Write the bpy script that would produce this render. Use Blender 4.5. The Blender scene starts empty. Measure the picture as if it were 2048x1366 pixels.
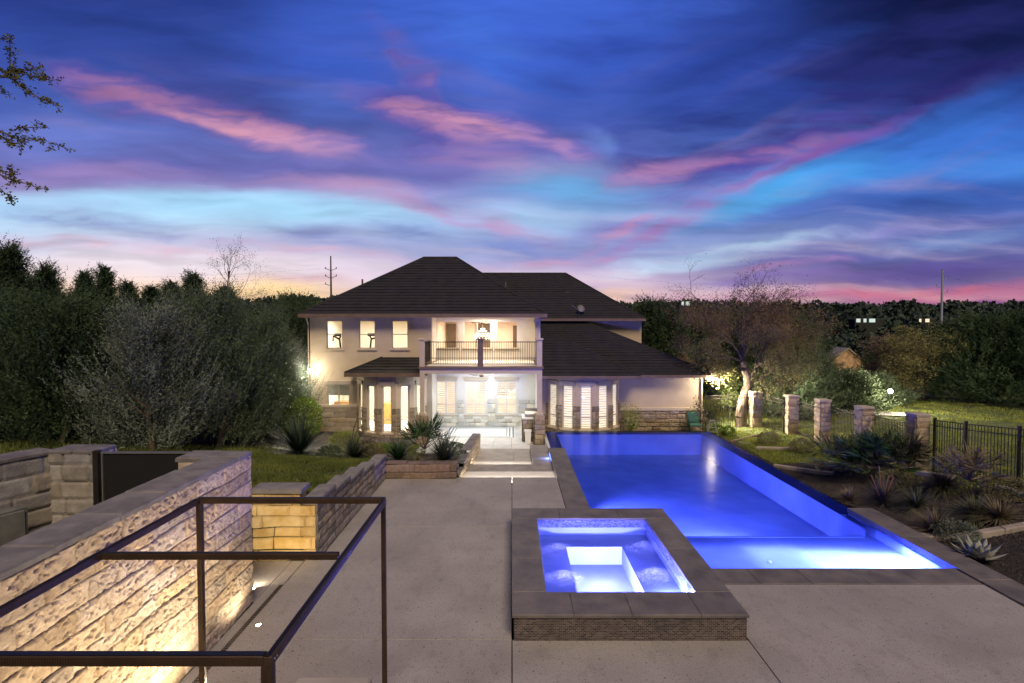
import bpy, math, random
import numpy as np
from mathutils import Vector, Matrix
random.seed(7); R = np.random.RandomState(11)
C = bpy.context.scene.collection
S = bpy.context.scene
PI = math.pi
FP = 1080.0; PITCH = math.atan(33/1080); HC = 4.83

# ------------------------------------------------------------------ camera
cam = bpy.data.cameras.new('camera'); camo = bpy.data.objects.new('camera', cam); C.objects.link(camo)
camo.location = (0, 0, HC); camo.rotation_euler = (PI/2-PITCH, 0, 0)
cam.sensor_width = 36; cam.lens = 36*FP/2048; cam.clip_start = .05; cam.clip_end = 3000
S.camera = camo
S.view_settings.view_transform = 'Standard'; S.view_settings.look = 'None'
S.view_settings.exposure = 0; S.view_settings.gamma = 1
S.render.engine = 'CYCLES'
S.cycles.use_adaptive_sampling = True; S.cycles.adaptive_threshold = .02; S.cycles.adaptive_min_samples = 8
S.cycles.use_denoising = True; S.cycles.max_bounces = 6; S.cycles.diffuse_bounces = 3; S.cycles.glossy_bounces = 3
S.cycles.transparent_max_bounces = 16; S.cycles.sample_clamp_indirect = 4; S.cycles.use_light_tree = True
S.cycles.caustics_reflective = False; S.cycles.caustics_refractive = False

def lin(c):
    return tuple(((v/255)/12.92 if v/255 <= .04045 else ((v/255+.055)/1.055)**2.4) for v in c[:3]) + (1,)

# ------------------------------------------------------------------ sky (world)
W = bpy.data.worlds.new('World'); S.world = W; W.use_nodes = True
W.cycles.sampling_method = 'MANUAL'; W.cycles.sample_map_resolution = 256
nt = W.node_tree; nt.nodes.clear()
def nd(t, **k):
    n = nt.nodes.new(t)
    for a, b in k.items(): setattr(n, a, b)
    return n
def mth(op, a, b=None, c=None, clamp=False):
    n = nd('ShaderNodeMath', operation=op, use_clamp=clamp)
    for i, v in enumerate((a, b, c)):
        if v is None: continue
        if isinstance(v, (int, float)): n.inputs[i].default_value = v
        else: nt.links.new(v, n.inputs[i])
    return n.outputs[0]
tc = nd('ShaderNodeTexCoord'); sx = nd('ShaderNodeSeparateXYZ'); nt.links.new(tc.outputs['Generated'], sx.inputs[0])
yy = mth('MAXIMUM', sx.outputs[1], .06)
qx = mth('MULTIPLY_ADD', mth('DIVIDE', sx.outputs[0], yy), 1.08, 1.024)
qy = mth('MULTIPLY_ADD', mth('DIVIDE', sx.outputs[2], yy), -1.08, .650)
cq = nd('ShaderNodeCombineXYZ'); nt.links.new(qx, cq.inputs[0]); nt.links.new(qy, cq.inputs[1])
def wnoise(vec, scale, amp, sc=(1, 1, 1), det=4, rot=0):
    mp = nd('ShaderNodeMapping'); mp.inputs['Scale'].default_value = sc; mp.inputs['Rotation'].default_value = (0, 0, rot)
    nt.links.new(vec, mp.inputs[0])
    n = nd('ShaderNodeTexNoise'); n.inputs['Scale'].default_value = scale; n.inputs['Detail'].default_value = det
    nt.links.new(mp.outputs[0], n.inputs['Vector'])
    return n
def warp(vec, scale, amp, sc, det=3):
    n = wnoise(vec, scale, amp, sc, det)
    a = nd('ShaderNodeVectorMath', operation='SUBTRACT'); nt.links.new(n.outputs['Color'], a.inputs[0]); a.inputs[1].default_value = (.5, .5, .5)
    b = nd('ShaderNodeVectorMath', operation='MULTIPLY'); nt.links.new(a.outputs[0], b.inputs[0]); b.inputs[1].default_value = amp
    c = nd('ShaderNodeVectorMath', operation='ADD'); nt.links.new(vec, c.inputs[0]); nt.links.new(b.outputs[0], c.inputs[1])
    return c.outputs[0]
w1 = warp(cq.outputs[0], 2.6, (.16, .06, 0), (1, 1.8, 1), 4)
w2 = warp(w1, 9, (.09, .030, 0), (1, 2.2, 1), 7)
streak = wnoise(w1, 5, 0, (.7, 3.4, 1), 6).outputs['Fac']
fine = wnoise(w2, 16, 0, (.6, 2.6, 1), 5, -.2).outputs['Fac']
sw = nd('ShaderNodeSeparateXYZ'); nt.links.new(w1, sw.inputs[0])
def ramp(stops, src):
    r = nd('ShaderNodeValToRGB'); e = r.color_ramp.elements
    r.color_ramp.interpolation = 'EASE'
    e[0].position = stops[0][0]/650; e[0].color = lin(stops[0][1])
    e[1].position = min(1, stops[-1][0]/650); e[1].color = lin(stops[-1][1])
    for p, c in stops[1:-1]:
        q = e.new(p/650); q.color = lin(c)
    nt.links.new(src, r.inputs[0]); return r.outputs[0]
ty = mth('DIVIDE', sw.outputs[1], .65, clamp=True)
rl = ramp([(0,(27,44,136)),(120,(36,58,160)),(215,(60,78,172)),(290,(88,94,180)),(345,(112,106,178)),(378,(136,128,188)),(400,(158,196,236)),(440,(172,205,238)),(490,(196,200,228)),(545,(236,216,216)),(600,(252,214,160)),(645,(240,170,110))], ty)
rm = ramp([(0,(36,72,200)),(120,(34,66,190)),(210,(50,74,180)),(290,(84,88,174)),(350,(116,110,182)),(390,(118,134,204)),(430,(148,176,226)),(500,(140,150,208)),(560,(208,188,212)),(620,(242,202,186))], ty)
rr = ramp([(0,(12,20,84)),(100,(15,24,96)),(200,(24,48,150)),(280,(34,92,200)),(345,(44,112,214)),(410,(46,84,180)),(460,(88,104,178)),(520,(92,92,156)),(560,(118,100,156)),(590,(178,110,138)),(625,(112,84,130))], ty)
def mix(a, b, f):
    m = nd('ShaderNodeMix', data_type='RGBA'); 
    for s, v in ((m.inputs[0], f), (m.inputs[6], a), (m.inputs[7], b)):
        if isinstance(v, (int, float)): s.default_value = v
        elif isinstance(v, tuple): s.default_value = v
        else: nt.links.new(v, s)
    return m.outputs[2]
def mrange(v, a, b, c=0, d=1, sm=True):
    n = nd('ShaderNodeMapRange', interpolation_type='SMOOTHSTEP' if sm else 'LINEAR', clamp=True)
    nt.links.new(v, n.inputs[0]); n.inputs[1].default_value = a; n.inputs[2].default_value = b; n.inputs[3].default_value = c; n.inputs[4].default_value = d
    return n.outputs[0]
col = mix(rl, rm, mrange(sw.outputs[0], .35, 1.05))
col = mix(col, rr, mrange(sw.outputs[0], 1.1, 1.75))
def blob(col, cx, cy, rx, ry, ang, rgb, op, core=.15, tex=None, src=None):
    mp = nd('ShaderNodeMapping', vector_type='TEXTURE'); mp.inputs['Location'].default_value = (cx/1000, cy/1000, 0)
    mp.inputs['Rotation'].default_value = (0, 0, math.radians(ang)); mp.inputs['Scale'].default_value = (rx/1000, ry/1000, 1)
    sp = w2 if src is None else src
    ch = nd('ShaderNodeVectorMath', operation='MULTIPLY_ADD'); nt.links.new(col, ch.inputs[0]); ch.inputs[1].default_value = (1e-7, 1e-7, 1e-7); nt.links.new(sp, ch.inputs[2])
    nt.links.new(ch.outputs[0], mp.inputs[0])   # evaluated one patch after another
    ln = nd('ShaderNodeVectorMath', operation='LENGTH'); nt.links.new(mp.outputs[0], ln.inputs[0])
    f = mrange(ln.outputs['Value'], 1, core, 0, op)
    if tex is not None: f = mth('MULTIPLY', f, tex)
    return mix(col, lin(rgb), f)
tx = mrange(streak, .36, .6, .25, 1); tf = mrange(fine, .35, .62, .35, 1)
# each cloud is an oblong patch in sky directions: centre, radii, tilt, colour, density
CL = [
 (1000,60,420,110,0,(40,78,205),.7,None),(700,110,260,90,5,(40,70,190),.6,None),(300,60,300,60,-5,(26,44,135),.6,None),
 (1300,100,300,70,-14,(24,42,150),.7,tx),(1450,215,300,80,-20,(22,36,135),.8,tx),(1330,45,260,22,-14,(44,78,200),.5,tf),(1560,120,260,26,-22,(36,60,176),.55,tf),(1900,60,300,120,-10,(9,12,52),.95,None),(1800,160,330,90,-18,(20,24,98),.85,tx),
 (1090,170,110,80,30,(34,50,160),.6,tx),(980,120,200,50,30,(46,92,214),.6,tx),(860,240,150,50,25,(40,54,152),.8,None),
 (420,170,330,55,12,(46,52,140),.8,tx),(480,235,200,40,14,(74,68,150),.8,tf),
 (150,290,200,60,0,(96,112,205),.7,None),(640,215,110,40,20,(70,90,190),.6,None),
 (420,228,330,22,15,(172,118,160),.8,tf),(560,278,190,24,10,(210,148,176),.95,tf),(330,196,150,14,8,(140,100,160),.7,tf),(470,262,220,10,16,(216,150,170),.8,tf),(250,195,140,30,15,(168,112,160),.8,tf),(640,300,110,24,5,(184,138,186),.8,tf),
 (350,325,330,34,4,(92,94,178),.8,tx),(150,355,260,22,3,(150,122,182),.85,tx),(560,368,460,20,4,(158,126,178),.8,tx),(640,340,420,26,3,(94,90,166),.7,tf),(780,395,240,22,8,(186,140,186),.8,tx),
 (850,325,160,34,6,(90,92,178),.85,tx),(800,130,120,22,60,(112,84,158),.65,tf),(850,170,60,14,50,(136,96,160),.7,tf),
 (830,235,170,26,18,(178,122,172),.9,tf),(960,255,170,22,13,(208,144,176),.9,tf),(1090,285,140,24,24,(172,128,186),.85,tf),(960,320,150,30,10,(150,116,178),.85,tf),(1020,345,100,16,0,(176,126,170),.8,tf),
 (1230,260,110,50,30,(48,66,172),.8,tx),(1200,290,60,24,40,(96,124,208),.6,None),
 (500,420,420,30,3,(158,208,244),.85,None),(180,405,200,18,0,(160,200,240),.7,None),(1130,375,190,40,5,(92,156,216),.9,None),(900,410,120,16,8,(96,130,200),.7,tf),(1060,430,160,24,4,(160,190,232),.8,None),
 (160,440,220,16,5,(122,136,196),.8,tf),(360,470,260,20,7,(138,138,192),.85,tx),(650,478,200,22,8,(124,130,190),.9,tx),(820,470,90,20,5,(112,128,192),.8,tf),
 (250,497,420,12,4,(222,176,192),.8,tf),(620,505,260,10,5,(206,166,194),.7,tf),(940,440,220,20,14,(186,140,186),.85,tf),(1060,500,200,22,0,(96,110,188),.85,tx),
 (350,530,500,22,2,(232,220,232),.7,None),(760,545,160,20,0,(214,196,220),.6,None),(600,568,110,8,-2,(214,164,178),.8,tf),(560,590,120,18,0,(255,222,150),.8,None),
 (1130,520,220,12,-4,(192,148,186),.85,tf),(1180,560,200,24,-8,(214,180,208),.6,tx),(1220,592,120,16,-6,(246,206,186),.8,tf),(1300,535,150,16,-6,(196,214,236),.8,tf),(1330,605,100,9,0,(170,126,176),.7,tf),
 (1620,200,560,60,-24,(34,30,112),.9,tx),(1850,205,330,30,-22,(44,28,92),.9,tf),(1560,285,260,26,-22,(76,56,138),.9,tf),
 (1480,318,250,18,-10,(170,112,168),.9,tf),(1300,345,110,22,-12,(176,124,174),.85,tf),(1450,345,130,20,-22,(62,58,158),.85,tx),
 (1440,400,330,17,-26,(176,108,170),.95,tf),(1640,305,240,12,-24,(124,76,156),.8,None),(1270,440,200,30,-20,(118,104,182),.8,tx),(1240,462,110,12,-26,(196,132,176),.8,tf),
 (1620,372,260,34,-14,(58,156,232),.95,None),(1850,285,280,50,-22,(34,92,204),.85,None),(1480,425,130,18,-12,(70,150,218),.8,None),
 (1850,405,330,26,-8,(40,66,164),.85,tx),(1560,432,260,18,-8,(70,96,186),.85,tx),(1950,440,260,30,-6,(58,64,150),.7,tx),
 (1750,470,330,14,-6,(136,128,196),.8,tf),(1500,490,230,14,-4,(170,196,228),.85,tf),(1850,495,220,16,-6,(122,146,204),.8,tf),(1380,520,180,14,-4,(160,190,228),.7,tf),
 (1650,520,330,16,-5,(92,84,164),.8,tx),(1900,540,300,20,-4,(92,70,146),.8,tx),(1500,560,260,18,-3,(128,102,176),.8,tf),(1560,535,160,8,-5,(176,126,176),.8,tf),
 (1800,586,330,9,-2,(200,106,130),.8,tf),(1960,574,220,8,-3,(196,98,120),.7,tf),(1520,592,200,10,-2,(168,112,170),.8,tf),(1980,608,140,8,0,(104,66,126),.8,None),
]
for cx, cy, rx, ry, an, rgb, op, tex in CL:
    col = blob(col, cx, cy, rx*1.25, ry*1.75, an, rgb, op, .0, tex)
def dirnoise(vec, ang, scale, sy, det=7):
    a = nd('ShaderNodeMapping'); a.inputs['Rotation'].default_value = (0, 0, math.radians(ang)); nt.links.new(vec, a.inputs[0])
    return wnoise(a.outputs[0], scale, 0, (.28, sy, 1), det).outputs['Fac']
right = mrange(qx, 1.05, 1.4); low = mrange(qy, .30, .45)
fibL = dirnoise(w1, -11, 6, 2.2); fibR = dirnoise(w1, 24, 6, 2.2); fibH = dirnoise(w1, -2, 8, 3.0)
fb = nd('ShaderNodeMix'); nt.links.new(right, fb.inputs[0]); nt.links.new(fibL, fb.inputs[2]); nt.links.new(fibR, fb.inputs[3])
fc = nd('ShaderNodeMix'); nt.links.new(low, fc.inputs[0]); nt.links.new(fb.outputs[0], fc.inputs[2]); nt.links.new(fibH, fc.inputs[3]); fibre = fc.outputs[0]
veil = ramp([(0,(66,78,160)),(180,(104,98,170)),(330,(166,134,182)),(450,(186,178,212)),(560,(232,206,206)),(640,(238,200,180))], ty)
veil = mix(veil, lin((62,50,130)), mth('MULTIPLY', mrange(qx, 1.3, 1.8), mrange(qy, .42, .2)))
vm = mth('MULTIPLY', mrange(fibre, .48, .74), mrange(qy, .02, .22, .10, .42)); col = mix(col, veil, vm)
dk = mth('MULTIPLY', mrange(fibre, .52, .28), .24); dm = nd('ShaderNodeVectorMath', operation='SCALE'); nt.links.new(col, dm.inputs[0]); nt.links.new(mth('SUBTRACT', 1.04, dk), dm.inputs['Scale']); col = dm.outputs[0]
hs = nd('ShaderNodeHueSaturation'); hs.inputs['Saturation'].default_value = .95; hs.inputs['Hue'].default_value = .492; nt.links.new(col, hs.inputs['Color']); col = hs.outputs[0]
gr = wnoise(w2, 15, 0, (.35, 2.2, 1), 7, -.05).outputs['Fac']; gm = nd('ShaderNodeVectorMath', operation='SCALE'); nt.links.new(col, gm.inputs[0]); nt.links.new(mrange(gr, .3, .7, .97, 1.17, False), gm.inputs['Scale']); col = gm.outputs[0]
front = mrange(sx.outputs[1], -.05, .3)
top = mrange(sx.outputs[2], .55, .85)
col = mix(col, lin((26, 42, 140)), top)
col = mix(lin((40, 46, 104)), col, front)
col = mix(lin((10, 11, 18)), col, mrange(sx.outputs[2], -.03, .0))
bg = nd('ShaderNodeBackground'); bg.inputs[1].default_value = 1.0
nt.links.new(col, bg.inputs[0]); wo = nd('ShaderNodeOutputWorld'); nt.links.new(bg.outputs[0], wo.inputs[0])

# ------------------------------------------------------------------ sun (added warm fill for the unseen lamps behind the viewer)
sl = bpy.data.lights.new('fill_sun', 'SUN'); sl.energy = 2.7; sl.angle = math.radians(24); sl.color = (1, .80, .58)
so = bpy.data.objects.new('fill_sun', sl); C.objects.link(so)
so.rotation_euler = (math.radians(42), 0, math.radians(14))

# ------------------------------------------------------------------ helpers
def ray(px, py):
    a = (px-1024)/FP; b = (683-py)/FP
    return np.array([a, math.cos(PITCH)+b*math.sin(PITCH), -math.sin(PITCH)+b*math.cos(PITCH)])
def atY(px, py, Y):
    d = ray(px, py); t = Y/d[1]; return Vector((d[0]*t, Y, HC+d[2]*t))
def atZ(px, py, z):
    d = ray(px, py); t = (z-HC)/d[2]; return Vector((d[0]*t, d[1]*t, z))
def fX(px, Y): return (px-1024)/FP*Y*1.0
def fZ(py, Y): return atY(1024, py, Y)[2]

WL = {}
def tag(o, label=None, cat=None, group=None, kind=None):
    for k, v in (('label', label), ('category', cat), ('group', group), ('kind', kind)):
        if v: o[k] = v
    return o
def thing(name, label, cat, loc=(0, 0, 0), group=None):
    o = bpy.data.objects.new(name, None); C.objects.link(o); o.location = loc; o.empty_display_size = .2
    WL[o.name] = Vector(loc); return tag(o, label, cat, group)
def link(name, me, mats, parent=None, kind=None, label=None, cat=None, group=None, off=None):
    for m in (mats if isinstance(mats, (list, tuple)) else [mats]): me.materials.append(m)
    o = bpy.data.objects.new(name, me); C.objects.link(o)
    if parent: o.parent = parent; WL[o.name] = WL[parent.name]
    else: WL[o.name] = Vector((0, 0, 0)) if off is None else Vector(off); o.location = WL[o.name]
    return tag(o, label, cat, group, kind)
def mesh_np(name, V, F, uv=None):
    """V (n,3) float, F (m,k) int with constant k"""
    me = bpy.data.meshes.new(name); V = np.asarray(V, dtype=np.float32); F = np.asarray(F, dtype=np.int32)
    k = F.shape[1]; me.vertices.add(len(V)); me.vertices.foreach_set('co', V.ravel())
    me.loops.add(F.size); me.loops.foreach_set('vertex_index', F.ravel())
    me.polygons.add(len(F)); me.polygons.foreach_set('loop_start', np.arange(0, F.size, k, dtype=np.int32))
    me.polygons.foreach_set('loop_total', np.full(len(F), k, dtype=np.int32))
    if uv is not None:
        l = me.uv_layers.new(name='uv'); l.data.foreach_set('uv', np.asarray(uv, dtype=np.float32).ravel())
    me.update(calc_edges=True); return me
class MB:
    def __init__(s): s.v = []; s.f = []; s.mi = []; s.uv = []; s.m = 0; s.sm = []; s.T = None
    def add(s, vs, fs, uvs=None, smooth=False):
        b = len(s.v)
        for p in vs:
            p = Vector(p)
            s.v.append(s.T @ p if s.T is not None else p)
        for i, f in enumerate(fs):
            s.f.append([b+j for j in f]); s.mi.append(s.m); s.sm.append(smooth)
            s.uv.append(uvs[i] if uvs else None)
    def box(s, x0, y0, z0, x1, y1, z1):
        s.add([(x0,y0,z0),(x1,y0,z0),(x1,y1,z0),(x0,y1,z0),(x0,y0,z1),(x1,y0,z1),(x1,y1,z1),(x0,y1,z1)],
              [(3,2,1,0),(4,5,6,7),(0,1,5,4),(1,2,6,5),(2,3,7,6),(3,0,4,7)]); return s
    def bev(s, x0, y0, z0, x1, y1, z1, b=.01):
        """box with chamfered top edges"""
        s.add([(x0,y0,z0),(x1,y0,z0),(x1,y1,z0),(x0,y1,z0),(x0,y0,z1-b),(x1,y0,z1-b),(x1,y1,z1-b),(x0,y1,z1-b),
               (x0+b,y0+b,z1),(x1-b,y0+b,z1),(x1-b,y1-b,z1),(x0+b,y1-b,z1)],
              [(3,2,1,0),(0,1,5,4),(1,2,6,5),(2,3,7,6),(3,0,4,7),(4,5,9,8),(5,6,10,9),(6,7,11,10),(7,4,8,11),(8,9,10,11)]); return s
    def quad(s, a, b, c, d): s.add([a, b, c, d], [(0, 1, 2, 3)]); return s
    def tube(s, p0, p1, r0, r1=None, n=8, cap=True):
        p0 = Vector(p0); p1 = Vector(p1); r1 = r0 if r1 is None else r1
        d = (p1-p0).normalized(); a = d.orthogonal().normalized(); b = d.cross(a)
        vs = []
        for p, r in ((p0, r0), (p1, r1)):
            for i in range(n):
                t = 2*PI*i/n; vs.append(p+a*math.cos(t)*r+b*math.sin(t)*r)
        fs = [(i, (i+1) % n, n+(i+1) % n, n+i) for i in range(n)]
        s.add(vs, fs, smooth=n > 5)
        if cap: s.add(vs[:n], [tuple(range(n))[::-1]]); s.add(vs[n:], [tuple(range(n))])
        return s
    def path(s, pts, r, n=6):
        for a, b in zip(pts[:-1], pts[1:]): s.tube(a, b, r, n=n)
        return s
    def lathe(s, prof, c, n=16, sx=1, sy=1):
        vs = []; c = Vector(c)
        for r, z in prof:
            for i in range(n):
                t = 2*PI*i/n; vs.append(c+Vector((r*math.cos(t)*sx, r*math.sin(t)*sy, z)))
        fs = []
        for k in range(len(prof)-1):
            for i in range(n): fs.append((k*n+i, k*n+(i+1) % n, (k+1)*n+(i+1) % n, (k+1)*n+i))
        s.add(vs, fs, smooth=True); return s
    def ball(s, c, r, n=10, sz=1):
        return s.lathe([(max(1e-4, r*math.sin(PI*k/n)), -r*sz*math.cos(PI*k/n)) for k in range(n+1)], c, n*2)
    def build(s, name, mats, parent=None, **kw):
        off = WL[parent.name] if parent else Vector(kw.get('off') or (0, 0, 0))
        me = bpy.data.meshes.new(name); me.from_pydata([v-off for v in s.v], [], s.f)
        me.polygons.foreach_set('material_index', s.mi); me.polygons.foreach_set('use_smooth', s.sm)
        if any(s.uv):
            l = me.uv_layers.new(name='uv'); i = 0
            for f, u in zip(s.f, s.uv):
                for k in range(len(f)):
                    if u: l.data[i].uv = u[k]
                    i += 1
        me.update(); return link(name, me, mats, parent, **kw)

# ---- numpy value noise
def _h(i, j, k, seed):
    n = (i*374761393 + j*668265263 + k*2147483647 + seed*1274126177) & 0xffffffff
    n = ((n ^ (n >> 13))*1274126177) & 0xffffffff
    return ((n ^ (n >> 16)) & 0xffff)/65535.0
def vn(x, y, z=0, seed=0):
    x = np.asarray(x, float); y = np.asarray(y, float); z = np.zeros_like(x)+z
    i = np.floor(x).astype(np.int64); j = np.floor(y).astype(np.int64); k = np.floor(z).astype(np.int64)
    u = x-i; v = y-j; w = z-k; u = u*u*(3-2*u); v = v*v*(3-2*v); w = w*w*(3-2*w)
    r = 0
    for a in (0, 1):
        for b in (0, 1):
            for c in (0, 1):
                r = r+_h(i+a, j+b, k+c, seed)*(u if a else 1-u)*(v if b else 1-v)*(w if c else 1-w)
    return r
def fbm(x, y, z=0, seed=0, o=4):
    r = 0; a = .5; f = 1.0
    for q in range(o): r = r+a*vn(x*f, y*f, np.asarray(z)*f, seed+q); a *= .5; f *= 2.03
    return r/(1-.5**o)

# ---- materials
def M(name, c1, c2=None, rough=.85, scale=3, bump=0, bscale=30, metal=0, tint=None, stretch=(1,1,1), emit=None, estr=0, spec=.5, det=6, lo=.35, hi=.65, coat=0, trans=0):
    m = bpy.data.materials.new(name); m.use_nodes = True; t = m.node_tree; N = t.nodes; L = t.links
    b = N['Principled BSDF']; b.inputs['Roughness'].default_value = rough; b.inputs['Metallic'].default_value = metal
    b.inputs['Specular IOR Level'].default_value = spec
    if coat: b.inputs['Coat Weight'].default_value = coat
    if c2 is None: c2 = tuple(v*.8 for v in c1)
    tcn = N.new('ShaderNodeTexCoord'); mp = N.new('ShaderNodeMapping'); mp.inputs['Scale'].default_value = stretch
    L.new(tcn.outputs['Object'], mp.inputs[0])
    n = N.new('ShaderNodeTexNoise'); n.inputs['Scale'].default_value = scale; n.inputs['Detail'].default_value = det; L.new(mp.outputs[0], n.inputs['Vector'])
    r = N.new('ShaderNodeValToRGB'); r.color_ramp.elements[0].position = lo; r.color_ramp.elements[1].position = hi
    r.color_ramp.elements[0].color = (*c2, 1); r.color_ramp.elements[1].color = (*c1, 1); L.new(n.outputs['Fac'], r.inputs[0])
    out = r.outputs[0]
    if tint:
        a = N.new('ShaderNodeAttribute'); a.attribute_name = tint
        x = N.new('ShaderNodeMix'); x.data_type = 'RGBA'; x.blend_type = 'MULTIPLY'; x.inputs[0].default_value = 1
        L.new(out, x.inputs[6]); L.new(a.outputs['Color'], x.inputs[7]); out = x.outputs[2]
    L.new(out, b.inputs['Base Color'])
    if bump:
        n2 = N.new('ShaderNodeTexNoise'); n2.inputs['Scale'].default_value = bscale; n2.inputs['Detail'].default_value = 8
        L.new(mp.outputs[0], n2.inputs['Vector'])
        bp = N.new('ShaderNodeBump'); bp.inputs['Strength'].default_value = 1; bp.inputs['Distance'].default_value = bump
        L.new(n2.outputs['Fac'], bp.inputs['Height']); L.new(bp.outputs[0], b.inputs['Normal'])
    if emit: b.inputs['Emission Color'].default_value = (*emit, 1); b.inputs['Emission Strength'].default_value = estr
    return m
def LEAF(name, c1, c2, scale=.6, rough=.7):
    m = M(name, c1, c2, rough=rough, scale=scale, spec=.2, lo=.3, hi=.7)
    return m
def EM(name, c, s):
    m = bpy.data.materials.new(name); m.use_nodes = True; N = m.node_tree.nodes; N.remove(N['Principled BSDF'])
    e = N.new('ShaderNodeEmission'); e.inputs[0].default_value = (*c, 1); e.inputs[1].default_value = s
    m.node_tree.links.new(e.outputs[0], N['Material Output'].inputs[0]); return m
def WATER(name, tintc, bump=.004, scale=3.0, ior=1.33):
    m = bpy.data.materials.new(name); m.use_nodes = True; t = m.node_tree; N = t.nodes; L = t.links; N.remove(N['Principled BSDF'])
    tr = N.new('ShaderNodeBsdfTransparent'); tr.inputs[0].default_value = (*tintc, 1)
    gl = N.new('ShaderNodeBsdfGlossy'); gl.inputs['Roughness'].default_value = .22 if bump else .03
    fr = N.new('ShaderNodeFresnel'); fr.inputs[0].default_value = ior
    if bump:
        tcn = N.new('ShaderNodeTexCoord'); n = N.new('ShaderNodeTexNoise'); n.inputs['Scale'].default_value = scale; n.inputs['Detail'].default_value = 3
        L.new(tcn.outputs['Object'], n.inputs['Vector'])
        bp = N.new('ShaderNodeBump'); bp.inputs['Distance'].default_value = bump; bp.inputs['Strength'].default_value = 1
        L.new(n.outputs['Fac'], bp.inputs['Height']); L.new(bp.outputs[0], gl.inputs['Normal']); L.new(bp.outputs[0], fr.inputs['Normal'])
    mx = N.new('ShaderNodeMixShader'); L.new(fr.outputs[0], mx.inputs[0]); L.new(tr.outputs[0], mx.inputs[1]); L.new(gl.outputs[0], mx.inputs[2])
    L.new(mx.outputs[0], N['Material Output'].inputs[0]); return m

m_deck = M('deck_concrete', (.39,.37,.345), (.34,.32,.295), rough=.75, scale=1.1, bump=.007, bscale=45)
def speckle(m, amt=.75, sc=62, th=.61, crack=True):
    t = m.node_tree; N = t.nodes; L = t.links; b = N['Principled BSDF']; src = b.inputs['Base Color'].links[0].from_socket
    tcn = N.new('ShaderNodeTexCoord')
    def nz(scale, lo, hi, det=2, st=(1,1,1)):
        mp = N.new('ShaderNodeMapping'); mp.inputs['Scale'].default_value = st; L.new(tcn.outputs['Object'], mp.inputs[0])
        n = N.new('ShaderNodeTexNoise'); n.inputs['Scale'].default_value = scale; n.inputs['Detail'].default_value = det; L.new(mp.outputs[0], n.inputs['Vector'])
        q = N.new('ShaderNodeMapRange'); L.new(n.outputs['Fac'], q.inputs[0]); q.inputs[1].default_value = lo; q.inputs[2].default_value = hi; return q.outputs[0]
    def mul(a, col, f):
        x = N.new('ShaderNodeMix'); x.data_type = 'RGBA'; x.blend_type = 'MULTIPLY'; x.inputs[7].default_value = (*col, 1); L.new(a, x.inputs[6]); L.new(f, x.inputs[0]); return x.outputs[2]
    c = mul(src, (1-amt,)*3, nz(sc, th, th+.05)); c = mul(c, (1-amt*.9,)*3, nz(sc*.35, th+.03, th+.07, 4)); c = mul(c, (.86,.855,.85), nz(.5, .46, .62, 12)); c = mul(c, (.88,.875,.86), nz(5, .56, .66, 9, (1, .5, 1)))
    c = mul(c, (.80,.78,.76), nz(120, .45, .6, 1))
    L.new(c, b.inputs['Base Color']); return m
speckle(m_deck)
m_joint = M('joint', (.03,.027,.024))
m_slate = M('slate_coping', (.20,.178,.155), (.12,.11,.105), rough=.6, scale=2.2, bump=.006, bscale=9, det=9)
speckle(m_slate, .3, 40, .66)
m_stucco = M('stucco', (.56,.46,.33), (.51,.415,.295), rough=.95, scale=2, bump=.004, bscale=60)
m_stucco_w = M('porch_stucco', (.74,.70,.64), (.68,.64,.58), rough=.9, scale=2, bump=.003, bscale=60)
m_trim = M('trim_paint', (.56,.47,.36), (.51,.43,.32), rough=.7)
m_brown = M('brown_fascia', (.17,.115,.08), (.13,.09,.06), rough=.6)
m_iron = M('black_iron', (.035,.028,.024), (.02,.018,.016), rough=.5, metal=.3)
m_frame = M('window_frame', (.36,.32,.27), (.33,.29,.24), rough=.5)
m_glass = WATER('window_glass', (.96,.97,.97), bump=0, ior=1.5)
m_blind = M('white_shutter', (.80,.76,.68), (.76,.72,.64), rough=.6)
m_dblind = M('dark_blind', (.18,.16,.14), (.14,.12,.11), rough=.7)
m_lime = M('limestone', (.64,.54,.42), (.46,.37,.27), rough=.95, scale=7, bump=.012, bscale=38, tint='tint', det=10)
m_ochre = M('ochre_limestone', (.66,.52,.27), (.50,.34,.11), rough=.9, scale=3, bump=.008, bscale=25, tint='tint', det=8)
m_greystone = M('weathered_stone', (.38,.34,.295), (.25,.22,.19), rough=.95, scale=5, bump=.01, bscale=30, tint='tint', det=10)
m_yard = M('yard_block', (.40,.39,.37), (.27,.265,.26), rough=.95, scale=5, bump=.01, bscale=30, tint='tint')
m_cap = M('capstone', (.22,.205,.19), (.14,.13,.125), rough=.9, scale=4, bump=.008, bscale=30)
m_white = M('white_plastic', (.75,.74,.70), (.7,.69,.66), rough=.4)
m_steel = M('brushed_steel', (.50,.48,.45), (.42,.4,.38), rough=.35, metal=.9)
m_concrete = M('pale_concrete', (.42,.39,.34), (.33,.30,.26), rough=.8, scale=2, bump=.003, bscale=40, det=8)
m_room = M('room_paint', (.82,.78,.68), (.78,.74,.64), rough=.9)
m_wood = M('light_wood', (.35,.2,.09), (.25,.14,.06), rough=.6, stretch=(1,1,6))
m_bark = M('bark', (.16,.125,.09), (.07,.055,.04), rough=.95, scale=9, bump=.02, bscale=18, stretch=(1,1,.35))
m_twig = M('twig', (.10,.075,.055), (.06,.045,.035), rough=.9)

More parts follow.
